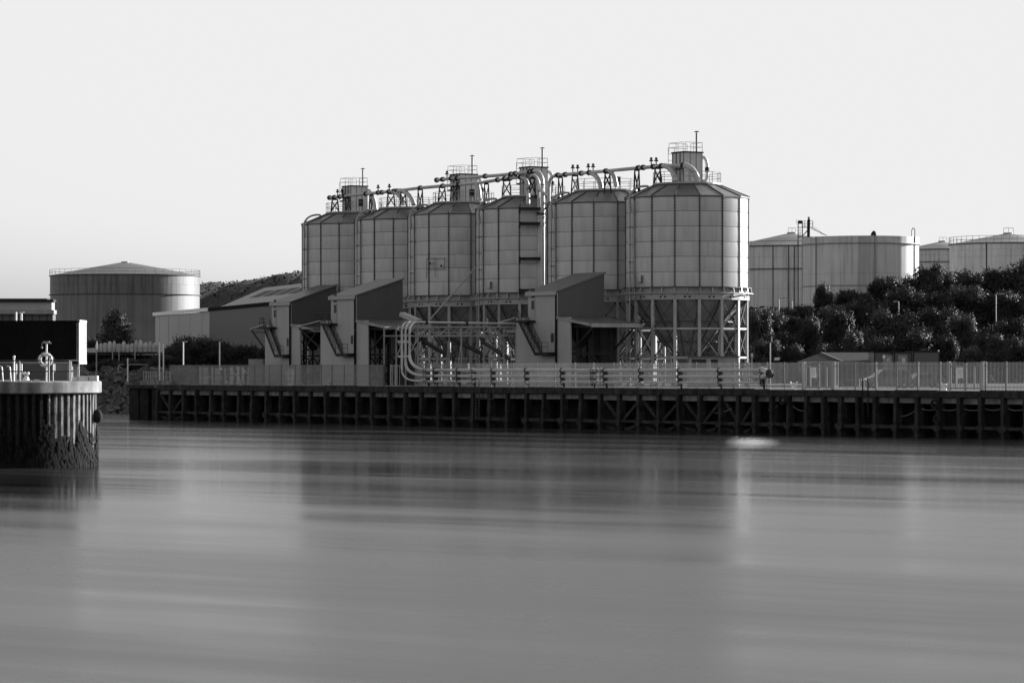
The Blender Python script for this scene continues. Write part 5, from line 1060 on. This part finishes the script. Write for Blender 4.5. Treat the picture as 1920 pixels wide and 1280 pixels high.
# ------------------------------------------------------------------ trees and bushes
def crown_mesh(seed, lobes, n, size, name='crown', spike=0.0):
    rnd = random.Random(seed); mb = MB(); tot = sum(l[3] ** 2 for l in lobes); nv = []
    def leaf(p, a, d, s_, long=.55):
        u = a.cross(V(rnd.uniform(-1, 1), rnd.uniform(-1, 1), rnd.uniform(-.2, 1))).normalized() * s_; v = a.cross(u).normalized() * s_ * long
        if u.cross(v).dot(d) < 0: v = -v
        mb.poly(p - u, p - v, p + u, p + v * .9); m_ = (d * .75 + u.cross(v).normalized() * .55 + V(0, 0, .1)).normalized(); nv.extend([m_] * 4)
    for (lx, ly, lz, lr, sz) in lobes:
        for _ in range(int(n * 2.6 * lr * lr / tot)):
            d = V(rnd.gauss(0, 1), rnd.gauss(0, 1), rnd.gauss(0, 1)).normalized()
            rr = lr * (1.12 - .7 * rnd.random() ** 1.1) * (1 + .2 * math.sin(7 * d.x + seed) * math.cos(6 * d.z + ly) + .14 * math.sin(15 * d.y + lx) * math.sin(13 * d.z + seed)) * (1 + (rnd.random() ** 6) * (.22 + spike))
            leaf(V(lx + d.x * rr, ly + d.y * rr, lz + d.z * rr * sz), (d * .6 + V(rnd.uniform(-1, 1), rnd.uniform(-1, 1), rnd.uniform(-1, 1))).normalized(), d, size * rnd.uniform(.35, .85))
    for _ in range(int(50 + 190 * spike)):               # leading shoots standing out of the outline
        l = rnd.choice(lobes); d = V(rnd.gauss(0, .7), rnd.gauss(0, .7), rnd.random() + .35).normalized(); p = V(l[0], l[1], l[2]) + d * l[3] * .85
        g = (d + V(0, 0, .8) + V(rnd.gauss(0, .25), rnd.gauss(0, .25), 0)).normalized(); ln = rnd.uniform(.35, 1.15)
        for q in range(12):
            e = V(rnd.gauss(0, 1), rnd.gauss(0, 1), rnd.gauss(0, .6)).normalized(); leaf(p + g * ln * q / 11 + e * .05, e, d, size * rnd.uniform(.3, .6))
    me = mb.mesh(name, M['leaf'], True)
    me.normals_split_custom_set_from_vertices([tuple(v) for v in nv])
    return me
def trunk_mesh(seed, h, r, top):
    rnd = random.Random(seed); mb = MB(); mb.path([V(0, 0, -.5), V(.1, 0, h * .4), V(-.1, .1, h)], [r, r * .75, r * .4], 8)
    for k in range(6):
        a = rnd.random() * 6.3; z = h * rnd.uniform(.4, .9); l = rnd.uniform(.9, 2.0); mb.path([V(0, 0, z), V(math.cos(a) * l * .6, math.sin(a) * l * .6, z + l * .6), V(math.cos(a) * l, math.sin(a) * l, min(top, z + l * 1.3))], [r * .4, r * .25, r * .08], 5)
    return mb.mesh('trunk', M['bark'])
def lob(seed, n, wr, hz, rr):
    rnd = random.Random(seed); L_ = [(0, 0, hz, rr * 1.25, .9)]
    for k in range(n):
        a = rnd.random() * 6.3; d = wr * rnd.uniform(.35, 1.1); L_.append((math.cos(a) * d, math.sin(a) * d, hz + rnd.uniform(-.9, 1.15) * rr, rr * rnd.uniform(.3, .8), rnd.uniform(.75, 1.1)))
    return L_
VAR = []
for sd_, nl, wr, hz, rr, nlv, sz, sp in ((1, 16, 2.0, 4.6, 1.75, 6500, .24, 0), (2, 20, 2.2, 4.3, 1.6, 6500, .22, .25), (3, 15, 1.7, 5.0, 1.8, 6000, .26, .1), (4, 22, 2.4, 4.2, 1.5, 7000, .2, .3), (5, 18, 2.0, 4.5, 1.7, 6500, .22, .15)):
    VAR.append((crown_mesh(sd_, lob(sd_, nl, wr, hz, rr) + [(0, 0, 2.2, 2.2, .8)], nlv, sz, spike=sp), trunk_mesh(sd_, 4.2, .22, 6)))
# (column, top row, width in pixels, distance); unit tree is about 7 m high and 6.4 m wide
UP = [(1545, 541, 52, 478), (1585, 543, 56, 482), (1622, 547, 54, 478), (1660, 520, 62, 484), (1700, 507, 66, 488), (1742, 516, 60, 484), (1783, 508, 68, 490), (1826, 512, 64, 486), (1868, 510, 66, 488), (1908, 500, 70, 490), (1950, 497, 70, 490), (1512, 563, 46, 474), (1478, 572, 46, 470)]
MID = [(1436, 578, 58, 456), (1500, 590, 60, 458), (1565, 570, 66, 462), (1630, 565, 66, 462), (1690, 548, 70, 466), (1755, 545, 72, 466), (1815, 543, 74, 466), (1880, 548, 74, 464), (1935, 545, 74, 464)]
LOW = [(1425, 597, 56, 438), (1470, 612, 56, 436), (1522, 598, 56, 436), (1574, 586, 62, 440), (1628, 607, 54, 434), (1676, 592, 60, 438), (1716, 600, 58, 436), (1757, 577, 70, 440), (1806, 598, 60, 436), (1850, 622, 54, 432), (1895, 606, 62, 436), (1935, 610, 62, 434)]
FRN = [(1440, 640, 50, 424), (1490, 645, 50, 424), (1545, 640, 56, 425), (1600, 636, 58, 425), (1660, 634, 58, 425), (1718, 628, 62, 425), (1775, 630, 60, 425), (1830, 648, 54, 420), (1885, 645, 58, 420), (1930, 640, 60, 420)]
k = 0
def ground_at(X, Y):
    v = max(0, Y - 428); return G - .3 + 9.0 * min(1, v / 52) * min(1, max(0, (X - 22) / 14))
for rowname, rows, cat in (('upper row of trees on the embankment', UP, 'tree'), ('second row of trees on the embankment', MID, 'tree'), ('lower row of sunlit trees behind the cabins', LOW, 'tree'), ('front row of dark bushes behind the fence', FRN, 'bush')):
    for i, (x, y, wd, Z) in enumerate(sorted(rows)):
        q = P(x, y, Z); wd *= random.uniform(.8, 1.35); q.z += random.uniform(-.8, .2); zg = ground_at(q.x, q.y) - .2; h = q.z - zg; wm = wd * Z / F
        t = thing('tree' if cat == 'tree' else 'bush', ORD[i] + ' from the left in the ' + rowname, cat, V(q.x, q.y, zg), 'trees on the tank embankment' if cat == 'tree' else 'bushes behind the palisade')
        cm, tm = VAR[k % 5]; t.rotation_euler.z = k * 1.7; t.scale = (wm / 5.6, wm / 5.6, h / 6.9)
        inst('crown', cm, t); inst('trunk', tm, t); k += 1
rnd = random.Random(77); mb = MB()
for _ in range(42000):
    X = 27 + 58 * rnd.random() ** .9; Y = 420 + 75 * rnd.random(); hh = 1.4 + 1.2 * math.sin(X * .55 + Y * .21) + 1.0 * math.sin(X * 1.3 - Y * .4) + .8 * math.sin(X * 2.9 + Y)
    c = V(X, Y, ground_at(X, Y) + min(2.6, max(.2, hh + 1.0)) * min(1, (X - 26) / 5) * rnd.random() ** .5); s_ = rnd.uniform(.1, .26)
    u = V(rnd.gauss(0, 1), rnd.gauss(0, 1), rnd.gauss(0, .7)).normalized() * s_; v = V(rnd.gauss(0, 1), rnd.gauss(0, 1), rnd.gauss(0, 1)).normalized() * s_; mb.poly(c - u, c + v, c + u, c - v)
structure(mb, 'undergrowth', M['leaf'], kind='stuff')
def plant(x, y, wd, Z, var, lab, name, cat, zg=G, group=None):
    q = P(x, y, Z); h = q.z - zg; wm = wd * Z / F; t = thing(name, lab, cat, V(q.x, q.y, zg), group); cm, tm = VAR[var]; t.rotation_euler.z = x * .37; t.scale = (wm / 5.6, wm / 5.6, h / 6.9); inst('crown', cm, t); inst('trunk', tm, t)
cone = crown_mesh(31, [(0, 0, 1.6, 2.6, .6), (0, 0, 3.2, 2.0, .8), (-.2, 0, 4.8, 1.5, .9), (-.3, 0, 6.0, 1.0, .9), (1.3, 0, 1.5, 1.6, .7), (-1.2, 0, 1.8, 1.5, .8)], 7000, .22); VAR.append((cone, VAR[0][1]))
plant(216, 583, 98, 520, 5, 'lone conical leafy tree standing before the wide storage tank', 'tree', 'tree')
for x, y, wd, Z, v, lab in ((330, 652, 56, 445, 0, 'small dark bush at the left of the bush row below the warehouse'), (368, 631, 88, 450, 3, 'largest dark bush below the pale warehouse panels'), (418, 641, 62, 448, 1, 'rounded dark bush behind the white pole'), (458, 652, 66, 446, 4, 'low dark bush left of the left loading house'), (488, 662, 40, 446, 2, 'lowest dark bush beside the left loading house'), (300, 668, 60, 440, 4, 'low dark scrub at the foot of the two white poles'), (255, 672, 80, 452, 3, 'low dark scrub under the bag rack at the right'), (205, 672, 70, 452, 1, 'low dark scrub under the bag rack at the left'), (172, 640, 26, 490, 0, 'small dark shrub between the container and the tree')):
    plant(x, y, wd, Z, v, lab, 'bush', 'bush', G, 'dark bushes behind the left quay')
# scrub on the far hill: one mass
random.seed(9); mb = MB()
for _ in range(16000):
    u, v = random.random(), random.random() * .23; p = hill(u, v); s_ = random.uniform(.25, .8); z = p.z + random.uniform(-.5, .2)
    a = random.random() * 3.14; d = V(math.cos(a), math.sin(a), random.uniform(-.4, .4)) * s_; e = V(random.uniform(-.3, .3), random.uniform(-.6, .2), 1) * s_ * .7; c = V(p.x, p.y, z); mb.poly(c - d, c + e * .9, c + d, c - e * .6)
structure(mb, 'scrub', M['scrubm'], kind='stuff')
bpy.context.view_layer.update()
